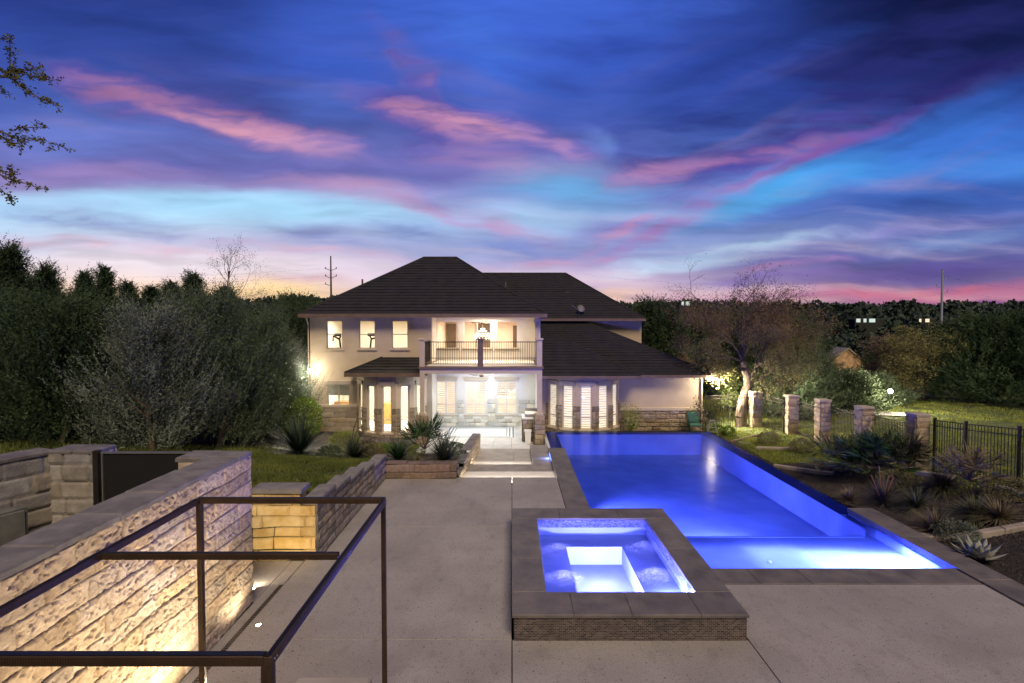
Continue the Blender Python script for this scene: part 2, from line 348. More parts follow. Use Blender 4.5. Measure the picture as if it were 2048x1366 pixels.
# ---- lamps
def lamp(kind, loc, power, colr, size=.1, rot=None, spot=None, parent=None, blend=.5, name='lamp_light', target=None):
    l = bpy.data.lights.new(name, kind); l.energy = power; l.color = colr
    if kind == 'AREA': l.size = size
    else: l.shadow_soft_size = size
    if kind == 'SPOT': l.spot_size = math.radians(spot or 90); l.spot_blend = blend
    o = bpy.data.objects.new(name, l); C.objects.link(o); o.location = loc
    if target is not None: o.rotation_euler = (Vector(target)-Vector(loc)).to_track_quat('-Z', 'Y').to_euler()
    elif rot: o.rotation_euler = rot
    if parent is not None: o.parent = parent; o.location = Vector(loc)-WL[parent.name]
    return o

# ------------------------------------------------------------------ ground
def gz(x, y):
    x = np.asarray(x, float); y = np.asarray(y, float)
    L = np.interp(y, [0, 9.3, 11.2, 17, 22, 26, 40, 60, 100, 140, 200, 320], [.9, 1.25, 1.22, .42, -.38, -.55, -.7, -2, -4, -1.5, 5, 12])
    L = L+np.where(x < -5, np.clip((-5-x)/12, 0, 1)*np.interp(y, [10, 18, 26, 40], [.2, .35, .5, .8]), 0)
    fz = np.interp(y, [0, 10, 13.85, 15.6, 17.2, 20, 26, 38, 60, 80, 120, 150, 200, 320], [.9, .75, .62, .32, .05, -.12, -.28, -.6, -2.2, -3.3, -4, -2.5, 3.5, 10])
    near = np.interp(y, [0, 14, 17, 24, 26, 28], [-.12, -.12, -.3, -.35, -.35, -.55])
    w = np.clip((x-9.6)/3.2, 0, 1); w = w*w*(3-2*w)
    Rr = near*(1-w)+fz*w
    b = np.clip((x-14.2)/5, 0, 1); far = np.interp(y, [0, 20, 38, 60], [-.2, -.45, -.6, -2.2]); Rr = np.where(y < 60, Rr*(1-b)+far*b, Rr)
    t = np.clip((x+1)/4, 0, 1)
    z = L*(1-t)+Rr*t
    z = z+(fbm(x*.35, y*.35, 0, 3)-.5)*np.interp(y, [0, 30, 60, 320], [.10, .14, .8, 5])
    hole = ((x > -4.25) & (x < 1.43) & (y < 16.95)) | ((x > -.1) & (x < 9.36) & (y < 24.85)) | ((x > -4.98) & (x <= -4.2) & (y < 9.2)) | ((x > -5.28) & (x <= -4.2) & (y > 9.15) & (y < 10.92))
    z = np.where(hole, -3.0, z)
    pat = ((x > -1.75) & (x < 1.45) & (y >= 16.95) & (y < 21.5)) | ((x > -4.1) & (x < 1.6) & (y >= 21.5) & (y < 29)) | ((x > -10) & (x < 10) & (y > 26.3) & (y < 38))
    return np.where(pat, -.9, z)
def grid_axis(a, b, step, extra):
    v = list(np.arange(a, b+1e-6, step))
    for e in extra: v += [e-.03, e+.03]
    return np.unique(np.round(v, 3))
m_soil = M('mulch_soil', (.030,.024,.020), (.012,.010,.009), rough=.95, scale=14, bump=.05, bscale=22, det=12)
m_lawn = M('lawn_soil', (.10,.125,.035), (.05,.065,.02), rough=.95, scale=2.5, bump=.05, bscale=40, det=12)
gx = np.concatenate([[-400, -250, -150, -90, -60, -45, -36], grid_axis(-30, 30, .5, [-4.25, -5.28, -4.98, -1.75, 1.43, 1.45, 9.36, -4.1, 1.6, -10, 10]), [36, 45, 60, 90, 150, 250, 400]])
gy = np.concatenate([[-30, -10], grid_axis(-6, 45, .5, [16.95, 24.85, 9.2, 10.92, 21.5, 26.3]), np.arange(50, 140, 8), np.arange(150, 340, 20), [500, 900, 1500]])
XX, YY = np.meshgrid(gx, gy); ZZ = gz(XX, YY)
n = len(gx); idx = np.arange(XX.size).reshape(XX.shape)
F = np.stack([idx[:-1, :-1], idx[:-1, 1:], idx[1:, 1:], idx[1:, :-1]], -1).reshape(-1, 4)
me = mesh_np('ground', np.stack([XX, YY, ZZ], -1).reshape(-1, 3), F)
cx_ = XX[:-1, :-1].ravel()+.25; cy_ = YY[:-1, :-1].ravel()+.25
bed = ((cx_ > 9.3) & (cx_ < 12.9) & (cy_ < 25.5) & ~((cy_ > 19.8) & (cx_ > 9.9))) | ((cx_ > -8.6) & (cx_ < -1.4) & (cy_ > 18.4) & (cy_ < 25.6)) | ((cx_ > -4.2) & (cx_ < -1.3) & (cy_ > 16.5)&(cy_ < 25)) | ((cx_ < -6) & (cy_ > 20))
me.polygons.foreach_set('material_index', np.where(bed, 1, 0).astype(np.int32)); me.polygons.foreach_set('use_smooth', np.ones(len(F), bool))
link('ground', me, [m_lawn, m_soil], kind='structure')

# ------------------------------------------------------------------ deck and steps
mb = MB()
xs = [-4.25, 0.0, 1.42]; ys = [-6, 3.6, 8.15, 12.8, 17.0]
g = .007
for y0, y1 in zip(ys[:-1], ys[1:]): mb.bev(-4.25+g, y0+g, -.15, 0-g, y1-g, 0, .006)
mb.bev(0+g, 12.87+g, -.15, 1.42-g, 17-g, 0, .006)
mb.bev(0+g, 3.6+g, -.15, 3.63-g, 8.15-g, 0, .006); mb.bev(3.63+g, 3.6+g, -.15, 9.38, 9.92-g, 0, .006); mb.bev(0+g, -6, -.15, 9.38, 3.6-g, 0, .006)
mb.bev(-4.5, -6, -.15, -4.33, 9.9, 0, .006); mb.bev(-5.28, 9.24, -.15, -4.5-g, 10.92, 0, .006); mb.bev(-4.5, 9.9+g, -.15, -4.25-g, 10.92, 0, .006)
mb.box(-4.33, -6, -.15, -4.25, 10.9, -.012)
o = mb.build('deck', m_deck, kind='structure')
mb = MB()
for k in range(150): mb.box(-4.325, 3+k*.053, -.012, -4.255, 3.03+k*.053, -.003)
mb.build('trench_drain', m_iron, label='narrow slotted trench drain along the foot of the rough stone wall', cat='drain')
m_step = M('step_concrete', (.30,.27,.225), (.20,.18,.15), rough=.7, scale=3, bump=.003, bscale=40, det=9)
m_lit_tread = M('lit_tread_paint', (.72,.68,.60), (.62,.58,.50), rough=.7, scale=3, bump=.003, bscale=40)  # pale colour stands in for the lit front strip of each tread
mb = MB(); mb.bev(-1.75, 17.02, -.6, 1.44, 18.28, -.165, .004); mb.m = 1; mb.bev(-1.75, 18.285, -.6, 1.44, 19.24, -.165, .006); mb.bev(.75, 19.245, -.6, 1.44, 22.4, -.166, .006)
mb.build('lower_step', [m_lit_tread, m_step], kind='structure')
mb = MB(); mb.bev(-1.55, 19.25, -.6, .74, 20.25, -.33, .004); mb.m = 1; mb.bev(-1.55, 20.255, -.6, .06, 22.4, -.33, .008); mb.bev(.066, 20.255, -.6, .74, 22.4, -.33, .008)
mb.build('middle_step', [m_lit_tread, m_concrete], kind='structure')
m_patio = M('patio_stone', (.58,.56,.52), (.48,.46,.43), rough=.75, scale=2.5, bump=.003, bscale=30)
mb = MB()
for i in range(7):
    for j in range(8):
        x0 = -4.05+i*.806; y0 = 22.41+j*.75
        mb.bev(x0+.004, y0+.004, -.7, x0+.802, y0+.746, -.5, .005)
mb.build('patio', m_patio, kind='structure')

# ------------------------------------------------------------------ stone walls (heightfield blocks)
def block_face(u, v, ch, seed, lmin, lmax, e=.05, bumpy=.03, pits=True):
    """u,v arrays (m) -> outward displacement and tint"""
    rs = np.random.RandomState(seed); rows = int(v.max()/ch)+2
    jit = (rs.rand(rows+1)-.5)*.2*ch; jit[0] = 0
    edges = np.arange(rows+1)*ch+jit
    vv = v+(vn(u*1.7, v*3, 0, seed+9)-.5)*.045
    ri = np.clip(np.searchsorted(edges, vv, side='right')-1, 0, rows-1)
    dv = np.minimum(vv-edges[ri], edges[np.minimum(ri+1, rows)]-vv)
    du = np.zeros_like(u); bi = np.zeros(u.shape, int); umin = u.min()-1; umax = u.max()+1
    for r in range(rows):
        cuts = [umin+rs.rand()*lmax]
        while cuts[-1] < umax: cuts.append(cuts[-1]+lmin+rs.rand()*(lmax-lmin))
        cuts = np.array([umin-5]+cuts+[umax+5]); m = ri == r
        if not m.any(): continue
        uu = u[m]+(vn(u[m]*3, v[m]*6, 0, seed+20+r)-.5)*.05
        c = np.clip(np.searchsorted(cuts, uu, side='right')-1, 0, len(cuts)-2)
        du[m] = np.minimum(uu-cuts[c], cuts[c+1]-uu); bi[m] = c+r*101
    d = np.minimum(np.maximum(du, 0), np.maximum(dv, 0)); t = np.clip(d/e, 0, 1); t = t*t*(3-2*t)
    hr = _h(bi, bi*0+7, bi*0, seed)
    n1 = fbm(u*4+hr*50, v*7, hr*9, seed+3, 4); n2 = fbm(u*24, v*30, hr*9, seed+5, 2)
    h = t*(.024+.026*hr+(n1-.5)*bumpy*.55+(n2-.5)*bumpy*.6)
    if pits:
        p = fbm(u*16+hr*31, v*21, hr*3, seed+8, 3); h -= t*np.clip((p-.56)*9, 0, 1)*bumpy*.5
    tn = .70+.5*_h(bi, bi*0+3, bi*0, seed+1)
    warm = _h(bi, bi*0+5, bi*0, seed+2)
    tn = tn*(.72+.28*t)
    colr = np.stack([tn, tn*(1-.10*warm), tn*(1-.28*warm), np.ones_like(tn)], -1)
    return h, colr
def stone_panel(P, U, N, L, H, res, ch, seed, lmin=.3, lmax=.85, top=None, bumpy=.03, pits=True, u0=0, e=.03):
    """panel from corner P along U (length L) and up (height H), facing N; top(u)-> height"""
    P, U, N = (np.array(q, float) for q in (P, U, N))
    nu = max(2, int(L/res)+1); nv = max(2, int(H/res)+1)
    u, v = np.meshgrid(np.linspace(0, L, nu), np.linspace(0, 1, nv))
    v = v*(H if top is None else top(u))
    h, c = block_face(u+u0, v, ch, seed, lmin, lmax, e, bumpy, pits)
    V = P+u[..., None]*U+v[..., None]*np.array([0, 0, 1.])+h[..., None]*N
    idx = np.arange(u.size).reshape(u.shape)
    F = np.stack([idx[:-1, :-1], idx[:-1, 1:], idx[1:, 1:], idx[1:, :-1]], -1).reshape(-1, 4)
    if np.dot(np.cross(U, [0, 0, 1.]), N) < 0: F = F[:, ::-1]
    return V.reshape(-1, 3), F, c.reshape(-1, 4)
def stone_obj(name, panels, boxes, mat, parent=None, **kw):
    off = np.array(WL[parent.name]) if parent else np.zeros(3)
    Vs, Fs, Cs = [], [], []; b = 0
    for V, F, c in panels: Vs.append(V); Fs.append(F+b); Cs.append(c); b += len(V)
    for x0, y0, z0, x1, y1, z1 in boxes:
        Vs.append(np.array([(x0,y0,z0),(x1,y0,z0),(x1,y1,z0),(x0,y1,z0),(x0,y0,z1),(x1,y0,z1),(x1,y1,z1),(x0,y1,z1)], float))
        Fs.append(np.array([(3,2,1,0),(4,5,6,7),(0,1,5,4),(1,2,6,5),(2,3,7,6),(3,0,4,7)])+b); Cs.append(np.ones((8, 4))*.75); b += 8
    V = np.concatenate(Vs)-off; F = np.concatenate(Fs); c = np.concatenate(Cs)
    me = mesh_np(name, V, F); at = me.color_attributes.new('tint', 'FLOAT_COLOR', 'POINT'); at.data.foreach_set('color', c.ravel().astype(np.float32))
    me.polygons.foreach_set('use_smooth', np.ones(len(F), bool))
    return link(name, me, mat, parent, **kw)
def cap_row(mb, p0, p1, w, th, L=.62, seed=1, over=.02):
    """row of capstones from p0 to p1 (top surface heights), width w across"""
    rs = random.Random(seed); p0 = Vector(p0); p1 = Vector(p1); d = p1-p0; tot = d.length; u = d/tot; s = Vector((-u.y, u.x, 0)).normalized()
    a = 0
    while a < tot-.05:
        l = min(L*(.75+.6*rs.random()), tot-a)
        if tot-a-l < .2: l = tot-a
        q0 = p0+u*(a+.006); q1 = p0+u*(a+l-.006); dz = (rs.random()-.5)*.014; hw = w/2+over*(.6+.6*rs.random()); b = .02
        lo = Vector((0, 0, -th)); up = Vector((0, 0, dz)); ub = up-Vector((0, 0, b))
        vs = [q0-s*hw+lo, q1-s*hw+lo, q1+s*hw+lo, q0+s*hw+lo, q0-s*hw+ub, q1-s*hw+ub, q1+s*hw+ub, q0+s*hw+ub,
              q0-s*(hw-b)+u*b+up, q1-s*(hw-b)-u*b+up, q1+s*(hw-b)-u*b+up, q0+s*(hw-b)+u*b+up]
        mb.add(vs, [(3,2,1,0),(0,1,5,4),(1,2,6,5),(2,3,7,6),(3,0,4,7),(4,5,9,8),(5,6,10,9),(6,7,11,10),(7,4,8,11),(8,9,10,11)])
        a += l
# big lit wall
wt = thing('stone_wall', 'tall rough pale limestone wall lit from below at left foreground', 'stone wall', (-4.75, 6, 0))
HW = 2.60
stone_obj('masonry', [stone_panel((-4.53, 2.6, 0), (0,1,0), (1,0,0), 6.63, HW, .0115, .237, 3, .55, 1.35, bumpy=.040, e=.015),
          stone_panel((-4.5, 9.21, 0), (-1,0,0), (0,1,0), .9, HW, .04, .222, 4)],
          [(-5.0, 2.6, -.2, -4.531, 9.2, HW), (-5.45, 8.75, .3, -5.0, 9.2, HW)], m_lime, wt)
mb = MB(); cap_row(mb, (-4.75, 2.6, 2.67), (-4.75, 9.24, 2.67), .5, .075, .8, 2, .03); cap_row(mb, (-5.0, 9.0, 2.665), (-5.5, 9.0, 2.665), .48, .07, .5, 6)
mb.build('capstone', m_cap, wt)

# left yard wall
wt = thing('stone_wall', 'grey block wall with a warm lit end left of the black gate', 'stone wall', (-7.4, 9.4, 0))
stone_obj('masonry', [stone_panel((-8.02, 9.3, .3), (1,0,0), (0,-1,0), .8, 2.30, .03, .3, 13, .4, .7, bumpy=.012, pits=False),
                      stone_panel((-7.22, 9.3, .3), (0,1,0), (1,0,0), .45, 2.30, .02, .3, 14, .4, .6, bumpy=.03)],
          [(-8.0, 9.32, .2, -7.24, 9.74, 2.6)], m_yard, wt)
mb = MB(); cap_row(mb, (-8.05, 9.52, 2.66), (-7.19, 9.52, 2.66), .48, .06, .5, 3); mb.build('capstone', m_cap, wt)
wt = thing('stone_wall', 'grey block yard wall running to the left frame edge beside a utility box', 'stone wall', (-8.4, 8.4, 0))
U = np.array([-7.98+9.05, 9.4-6.6, 0]); Lw = np.linalg.norm(U); U /= Lw; Nn = np.array([U[1], -U[0], 0])
stone_obj('masonry', [stone_panel((-9.05, 6.6, .2), U, Nn, Lw, 2.4, .03, .3, 15, .5, 1.0, bumpy=.015, pits=False)], [], m_yard, wt)
mb = MB(); cap_row(mb, np.array([-9.05, 6.6, 2.66])-Nn*.22, np.array([-7.98, 9.4, 2.66])-Nn*.22, .46, .07, .7, 4); mb.build('capstone', m_cap, wt)

# utility box on that yard wall
t = thing('utility_box', 'grey weathered utility cabinet below the yard wall at far left', 'utility box', (-7.9, 8.6, .3))
mb = MB(); mb.T = Matrix.Translation((-8.05, 8.55, 0)) @ Matrix.Rotation(math.atan2(U[1], U[0]), 4, 'Z')
mb.bev(-.85, -.30, .4, .1, -.12, 1.95, .02); mb.build('cabinet', m_greystone_flat if 'm_greystone_flat' in globals() else M('box_paint', (.16,.16,.14), (.10,.11,.10), rough=.6, scale=6), t)
mb2 = MB(); mb2.T = mb.T; mb2.bev(-.80, -.325, .45, .05, -.30, 1.9, .01); o = mb2.build('door', M('box_door', (.19,.185,.165), (.12,.125,.115), rough=.6, scale=5), t)
mb2 = MB(); mb2.T = mb.T; mb2.path([(-.5,-.33,1.2),(-.5,-.36,1.2),(-.3,-.36,1.26),(-.3,-.33,1.26)], .012); mb2.build('handle', m_iron, o)

# gate
t = thing('gate', 'solid black garden gate between the yard wall and the lit wall', 'gate', (-6.3, 9.25, 0))
mb = MB(); mb.box(-7.02, 9.22, .9, -5.58, 9.25, 2.62); mb.build('panel', M('gate_black', (.006,.007,.006), rough=.8), t)
mb = MB(); mb.box(-7.06, 9.2, 2.622, -5.55, 9.27, 2.645); mb.box(-7.045, 9.19, .9, -7.02, 9.27, 2.62); mb.box(-5.58, 9.19, .9, -5.555, 9.27, 2.62); mb.build('gate_frame', M('gate_steel', (.30,.29,.25), rough=.4, metal=.6), t)
for x in (-7.17, -5.53):
    mb = MB(); mb.box(x, 9.16, .5, x+.09, 9.25, 2.68 if x < -6 else 2.6); mb.build('post', m_iron, t)

# ochre wall + retaining wall + planter
wt = thing('garden_wall', 'golden limestone wall lit yellow behind the end of the rough wall', 'garden wall', (-4.7, 11.1, 0))
topf = lambda u: np.where(u < .98+.0, 1.40, 1.155)
pan = [stone_panel((-5.32, 10.95, 0), (1,0,0), (0,-1,0), .99, 1.40, .018, .232, 21, .5, 1.0, bumpy=.016, pits=False),
       stone_panel((-4.33, 10.95, 0), (1,0,0), (0,-1,0), .31, 1.16, .018, .232, 21, .45, .8, bumpy=.016, pits=False, u0=.99)]
stone_obj('masonry', pan, [(-5.3, 10.96, -.1, -4.34, 11.3, 1.40), (-4.34, 10.96, -.1, -4.05, 11.3, 1.15)], m_ochre, wt)
mb = MB(); cap_row(mb, (-5.35, 11.13, 1.49), (-4.28, 11.13, 1.49), .42, .09, .9, 5, .03); mb.build('capstone', m_cap, wt)
wt = thing('retaining_wall', 'stepped grey brown limestone retaining wall holding up the lawn', 'retaining wall', (-4.1, 14, 0))
steps = [(10.95, 12.0, 1.22), (12.0, 13.1, 1.12), (13.1, 14.3, 1.0), (14.3, 15.4, .86), (15.4, 16.9, .72)]
pan = []; bx = []; mb = MB()
for k, (y0, y1, h) in enumerate(steps):
    pan.append(stone_panel((-4.0, y0, 0), (0,1,0), (1,0,0), y1-y0, h-.02, .03, .2, 31, .35, .8, bumpy=.03, u0=y0))
    bx.append((-4.3, y0, -.1, -4.0, y1, h-.02)); cap_row(mb, (-4.13, y0, h+.05), (-4.13, y1, h+.05), .34, .08, .55, 40+k)
stone_obj('masonry', pan, bx, m_greystone, wt); mb.build('capstone', m_cap, wt)
m_brickp = M('planter_stone', (.27,.205,.16), (.19,.145,.115), rough=.9, scale=9, bump=.006, bscale=30, tint='tint')
wt = thing('planter_wall', 'low red brown stone planter wall facing the deck left of the steps', 'planter wall', (-2.8, 16.95, 0))
stone_obj('masonry', [stone_panel((-3.96, 16.86, 0), (1,0,0), (0,-1,0), 2.22, .46, .02, .23, 51, 1.0, 1.6, bumpy=.01, pits=False, e=.02),
                      stone_panel((-1.74, 16.86, 0), (0,1,0), (1,0,0), .28, .46, .03, .23, 52, 1, 2, bumpy=.01, pits=False)],
          [(-3.95, 16.88, -.1, -1.76, 17.12, .46)], m_brickp, wt)
mb = MB(); cap_row(mb, (-3.98, 16.99, .51), (-1.72, 16.99, .51), .28, .055, .75, 8, .012); mb.build('capstone', M('planter_cap', (.20,.15,.12), (.14,.10,.085), bump=.005, bscale=30), wt)
# stair side wall
wt = thing('stair_wall', 'pale low stone wall descending along the left side of the steps', 'garden wall', (-1.55, 19.5, 0))
A = np.array([-1.70, 17.05, -.5]); B = np.array([-1.33, 22.0, -.5]); U = B-A; Lw = np.linalg.norm(U); U /= Lw; Nn = np.array([U[1], -U[0], 0])
tf_ = lambda u: .5+np.interp(u, [0, .9, .901, 2.1, 2.101, 5.1], [.06, .10, .22, .26, .36, .40])
stone_obj('masonry', [stone_panel(A, U, Nn, Lw, 1, .025, .11, 61, .5, 1.1, top=tf_, bumpy=.012, pits=False, e=.025)], [], M('pale_stone', (.52,.45,.33), (.36,.30,.22), rough=.9, scale=5, bump=.006, bscale=30, tint='tint'), wt)
mb = MB()
for u0, u1, z in ((0, .9, .09), (.9, 2.1, .25), (2.1, Lw+.02, .40)): cap_row(mb, A*[1,1,0]+U*u0+Nn*-.13+[0,0,z], A*[1,1,0]+U*u1+Nn*-.13+[0,0,z], .3, .05, .7, 9)
mb.build('capstone', m_cap, wt)

# ------------------------------------------------------------------ pool
WZ = -.115
def tiles_mat(name, c1, c2, c3, mortar, w=.05, h=.025, rough=.2, spec=.6):
    m = bpy.data.materials.new(name); m.use_nodes = True; t = m.node_tree; N = t.nodes; L = t.links; b = N['Principled BSDF']
    tcn = N.new('ShaderNodeTexCoord'); sp = N.new('ShaderNodeSeparateXYZ'); L.new(tcn.outputs['Object'], sp.inputs[0])
    ad = N.new('ShaderNodeMath'); ad.operation = 'ADD'; L.new(sp.outputs[0], ad.inputs[0]); L.new(sp.outputs[1], ad.inputs[1])
    cb = N.new('ShaderNodeCombineXYZ'); L.new(ad.outputs[0], cb.inputs[0]); L.new(sp.outputs[2], cb.inputs[1])
    br = N.new('ShaderNodeTexBrick'); L.new(cb.outputs[0], br.inputs['Vector'])
    br.inputs['Scale'].default_value = 1; br.inputs['Brick Width'].default_value = w; br.inputs['Row Height'].default_value = h
    br.inputs['Mortar Size'].default_value = h*.09; br.inputs['Color1'].default_value = (*c1, 1); br.inputs['Color2'].default_value = (*c2, 1); br.inputs['Mortar'].default_value = (*mortar, 1)
    br.inputs['Bias'].default_value = -.1
    n = N.new('ShaderNodeTexNoise'); n.inputs['Scale'].default_value = 4; L.new(tcn.outputs['Object'], n.inputs['Vector'])
    mr = N.new('ShaderNodeMapRange'); L.new(n.outputs['Fac'], mr.inputs[0]); mr.inputs[1].default_value = .4; mr.inputs[2].default_value = .65
    mx = N.new('ShaderNodeMix'); mx.data_type = 'RGBA'; mx.inputs[7].default_value = (*c3, 1); L.new(br.outputs['Color'], mx.inputs[6])
    mm = N.new('ShaderNodeMath'); mm.operation = 'MULTIPLY'; mm.inputs[1].default_value = .45; L.new(mr.outputs[0], mm.inputs[0]); L.new(mm.outputs[0], mx.inputs[0])
    L.new(mx.outputs[2], b.inputs['Base Color']); b.inputs['Roughness'].default_value = rough
    bp = N.new('ShaderNodeBump'); bp.inputs['Distance'].default_value = .002; L.new(br.outputs['Fac'], bp.inputs['Height']); bp.invert = True; L.new(bp.outputs[0], b.inputs['Normal'])
    return m
m_mosaic = tiles_mat('glass_mosaic', (.035,.032,.035), (.15,.12,.105), (.04,.036,.045), (.30,.25,.20), w=.062, h=.0265)
m_bluetile = tiles_mat('blue_mosaic', (.05,.07,.16), (.35,.33,.42), (.10,.13,.25), (.2,.2,.25), w=.05, h=.025)
m_plaster = M('pool_plaster', (.50,.56,.66), (.36,.42,.55), rough=.6, scale=.9, bump=.01, bscale=3, det=7)
m_darktile = M('dark_tile_blue_glow', (.07,.09,.22), (.045,.06,.15), rough=.3, scale=9)  # dark tile with the blue pool glow mixed into its colour
pool = thing('swimming_pool', 'long infinity edge swimming pool glowing deep blue beside the deck', 'pool', (5, 17, 0))
mb = MB(); X0, X1, Y1, YL, YF = 2.03, 8.6, 24.35, 13.0, 10.56; D = -.86; LZ = -.34
mb.quad((X0,YL,D),(X1,YL,D),(X1,Y1,D-.2),(X0,Y1,D-.2))
mb.quad((X1,YL,D),(X1,YL,WZ-.02),(X1,Y1,WZ-.02),(X1,Y1,D-.2))
mb.quad((X0,Y1,D-.2),(X1,Y1,D-.2),(X1,Y1,WZ-.02),(X0,Y1,WZ-.02))
mb.quad((X0,12.87,D),(X0,Y1,D-.2),(X0,Y1,WZ+.02),(X0,12.87,WZ+.02))
mb.quad((X0,12.87,D),(3.6,12.87,D),(3.6,12.87,.0),(X0,12.87,.0))
mb.quad((3.6,YL,D),(8.8,YL,D),(8.8,YL,LZ),(3.6,YL,LZ))
mb.quad((3.6,YF,LZ),(8.8,YF,LZ),(8.8,YL,LZ),(3.6,YL,LZ))
mb.quad((3.6,YF,LZ),(3.6,YL,LZ),(3.6,YL,0),(3.6,YF,0)); mb.quad((3.6,YL,D),(3.6,12.87,D),(3.6,12.87,0),(3.6,YL,0))
mb.quad((3.6,YF,LZ),(8.8,YF,LZ),(8.8,YF,WZ+.02),(3.6,YF,WZ+.02)); mb.quad((8.8,YF,LZ),(8.8,14.0,LZ),(8.8,14.0,WZ),(8.8,YF,WZ))
mb.quad((X1,YL,LZ),(8.8,YL,LZ),(8.8,14.02,LZ),(X1,14.02,LZ)); mb.quad((X1,14.02,LZ),(8.8,14.02,LZ),(8.8,14.02,WZ-.02),(X1,14.02,WZ-.02)); 
mb.box(3.65, 12.995, LZ-.06, 8.58, 13.045, LZ+.012)
mb.build('basin', m_plaster, pool)
mb = MB(); mb.box(8.604, 14.03, -1.6, 9.14, 24.93, WZ-.022); mb.box(1.56, 24.36, -1.6, 8.603, 24.93, WZ-.022); mb.box(1.56, 21.1, -1.6, 2.03, 24.36, WZ-.022)
mb.build('infinity_edge', m_darktile, pool, label='dark tiled infinity edge under a film of water')
mb = MB(); mb.quad((1.56,21.1,WZ),(2.03,21.1,WZ),(2.03,24.95,WZ),(1.56,24.95,WZ)); mb.quad((2.03,12.86,WZ),(3.6,12.86,WZ),(3.6,24.95,WZ),(2.03,24.95,WZ))
mb.quad((3.6,10.54,WZ),(8.82,10.54,WZ),(8.82,14.02,WZ),(3.6,14.02,WZ)); mb.quad((3.6,14.02,WZ),(9.16,14.02,WZ),(9.16,24.95,WZ),(3.6,24.95,WZ))
mb.build('water', WATER('pool_water', (.24,.36,.95), bump=.012, scale=2.2, ior=1.055), pool)
def slabs(mb, x0, y0, x1, y1, z0, z1, L, along='y', seed=1, b=.008):
    rs = random.Random(seed); a = y0 if along == 'y' else x0; e = y1 if along == 'y' else x1
    while a < e-.02:
        l = L*(.85+.3*rs.random())
        if e-a-l < .35: l = e-a
        if along == 'y': mb.bev(x0, a+.002, z0, x1, a+l-.003, z1, b)
        else: mb.bev(a+.002, y0, z0, a+l-.003, y1, z1, b)
        a += l
mb = MB(); slabs(mb, 1.43, 12.88, 2.06, 21.1, -.07, .004, 1.3, 'y', 3); slabs(mb, 3.63, 9.94, 8.78, 10.58, -.07, .004, 1.1, 'x', 4); slabs(mb, 8.78, 6.0, 9.42, 14.0, -.07, .045, 1.9, 'y', 5)
mb.build('coping', m_slate, pool)
mb = MB(); mb.box(8.805, 10.59, -.3, 9.3, 13.98, -.071); mb.build('waterline_tile', m_bluetile, pool)
mb = MB(); mb.box(3.64, 9.95, -1, 8.8, 10.555, -.071); mb.box(1.45, 12.9, -1.6, 2.02, 21.1, -.071); mb.box(1.455, 16.99, -1.2, 1.56, 24.9, WZ-.03); mb.build('pool_wall', M('pool_side', (.60,.58,.54), (.5,.48,.45), rough=.7), pool)
for x, y in ((5.6, 11.6), (7.35, 11.6)):
    mb = MB(); mb.lathe([(.001,.05),(.03,.045),(.045,.02),(.05,0)], (x, y, LZ), 12); mb.build('bubbler', m_white, pool)
m_bulb = EM('pool_lens', (.3,.4,1), 5)
BLUE = (.28, .27, 1)
for (x, y, z), tg, pw, sz, sp in (((8.78,11.1,-.17),(6.5,11.5,-.34),3600,.05,76), ((5.2,13.06,-.45),(5.6,19,-.86),2600,.09,120), ((2.06,15.6,-.38),(6,16.0,-.86),1700,.09,120), ((2.06,16.6,-.3),(8.6,17.5,-.5),600,.09,100), ((7.2,13.06,-.35),(8.6,18,-.5),220,.09,100)):  # last two spots have no fitting, added to brighten the right inner wall
    d = (Vector(tg)-Vector((x,y,z))); d.z = 0; d.normalize(); p = Vector((x, y, z))
    if z < -.36 and x < 5.5: mb = MB(); mb.tube(p-d*.01, p+d*.015, .06, n=14); mb.build('pool_light', m_bulb, pool)
    lamp('SPOT', p+d*.06, pw, BLUE, sz, spot=sp, blend=.9, parent=pool, target=Vector(tg), name='pool_light_and_fill')
for x, y, pw, sz in ((8.25,11.5,300,1.0), (7.2,11.6,170,1.2), (6.0,11.8,70,1.3), (4.6,11.8,24,1.4)): lamp('AREA', (x, y, -.125), pw, BLUE, sz, rot=(0,0,0), parent=pool, name='shelf_fill_light')  # unseen area lamps added under the water to spread glow over the shelf
rs = np.random.RandomState(3)

# ------------------------------------------------------------------ spa
spa = thing('hot_tub', 'raised square edged spa with glowing blue water and dark mosaic front', 'hot tub', (1.8, 10.5, 0))
RZ = .42
mb = MB(); slabs(mb, 0, 8.09, 3.62, 8.80, RZ-.05, RZ, 1.0, 'x', 7); slabs(mb, 0, 12.21, 3.62, 12.88, RZ-.05, RZ, 1.2, 'x', 8); slabs(mb, 0, 8.81, .57, 12.20, RZ-.05, RZ, 1.3, 'y', 9); slabs(mb, 3.04, 8.81, 3.62, 12.20, RZ-.05, RZ, 1.7, 'y', 10)
mb.build('coping', m_slate, spa)
mb = MB(); mb.box(.03, 8.12, -.1, 3.59, 8.7, RZ-.051); mb.box(.03, 8.7, -.1, .55, 12.3, RZ-.052); mb.box(3.07, 8.7, -.1, 3.59, 12.3, RZ-.053); mb.box(.03, 12.25, -.1, 3.59, 12.85, RZ-.054)
mb.build('mosaic_wall', m_mosaic, spa)
mb = MB(); sx0, sx1, sy0, sy1 = .56, 3.05, 8.79, 12.22; bz = .03; fz_ = -.36
fx0, fx1, fy0, fy1 = 1.17, 2.38, 8.79, 11.55
mb.quad((sx0,sy0,bz),(fx0,sy0,bz),(fx0,sy1,bz),(sx0,sy1,bz)); mb.quad((fx1,sy0,bz),(sx1,sy0,bz),(sx1,sy1,bz),(fx1,sy1,bz))
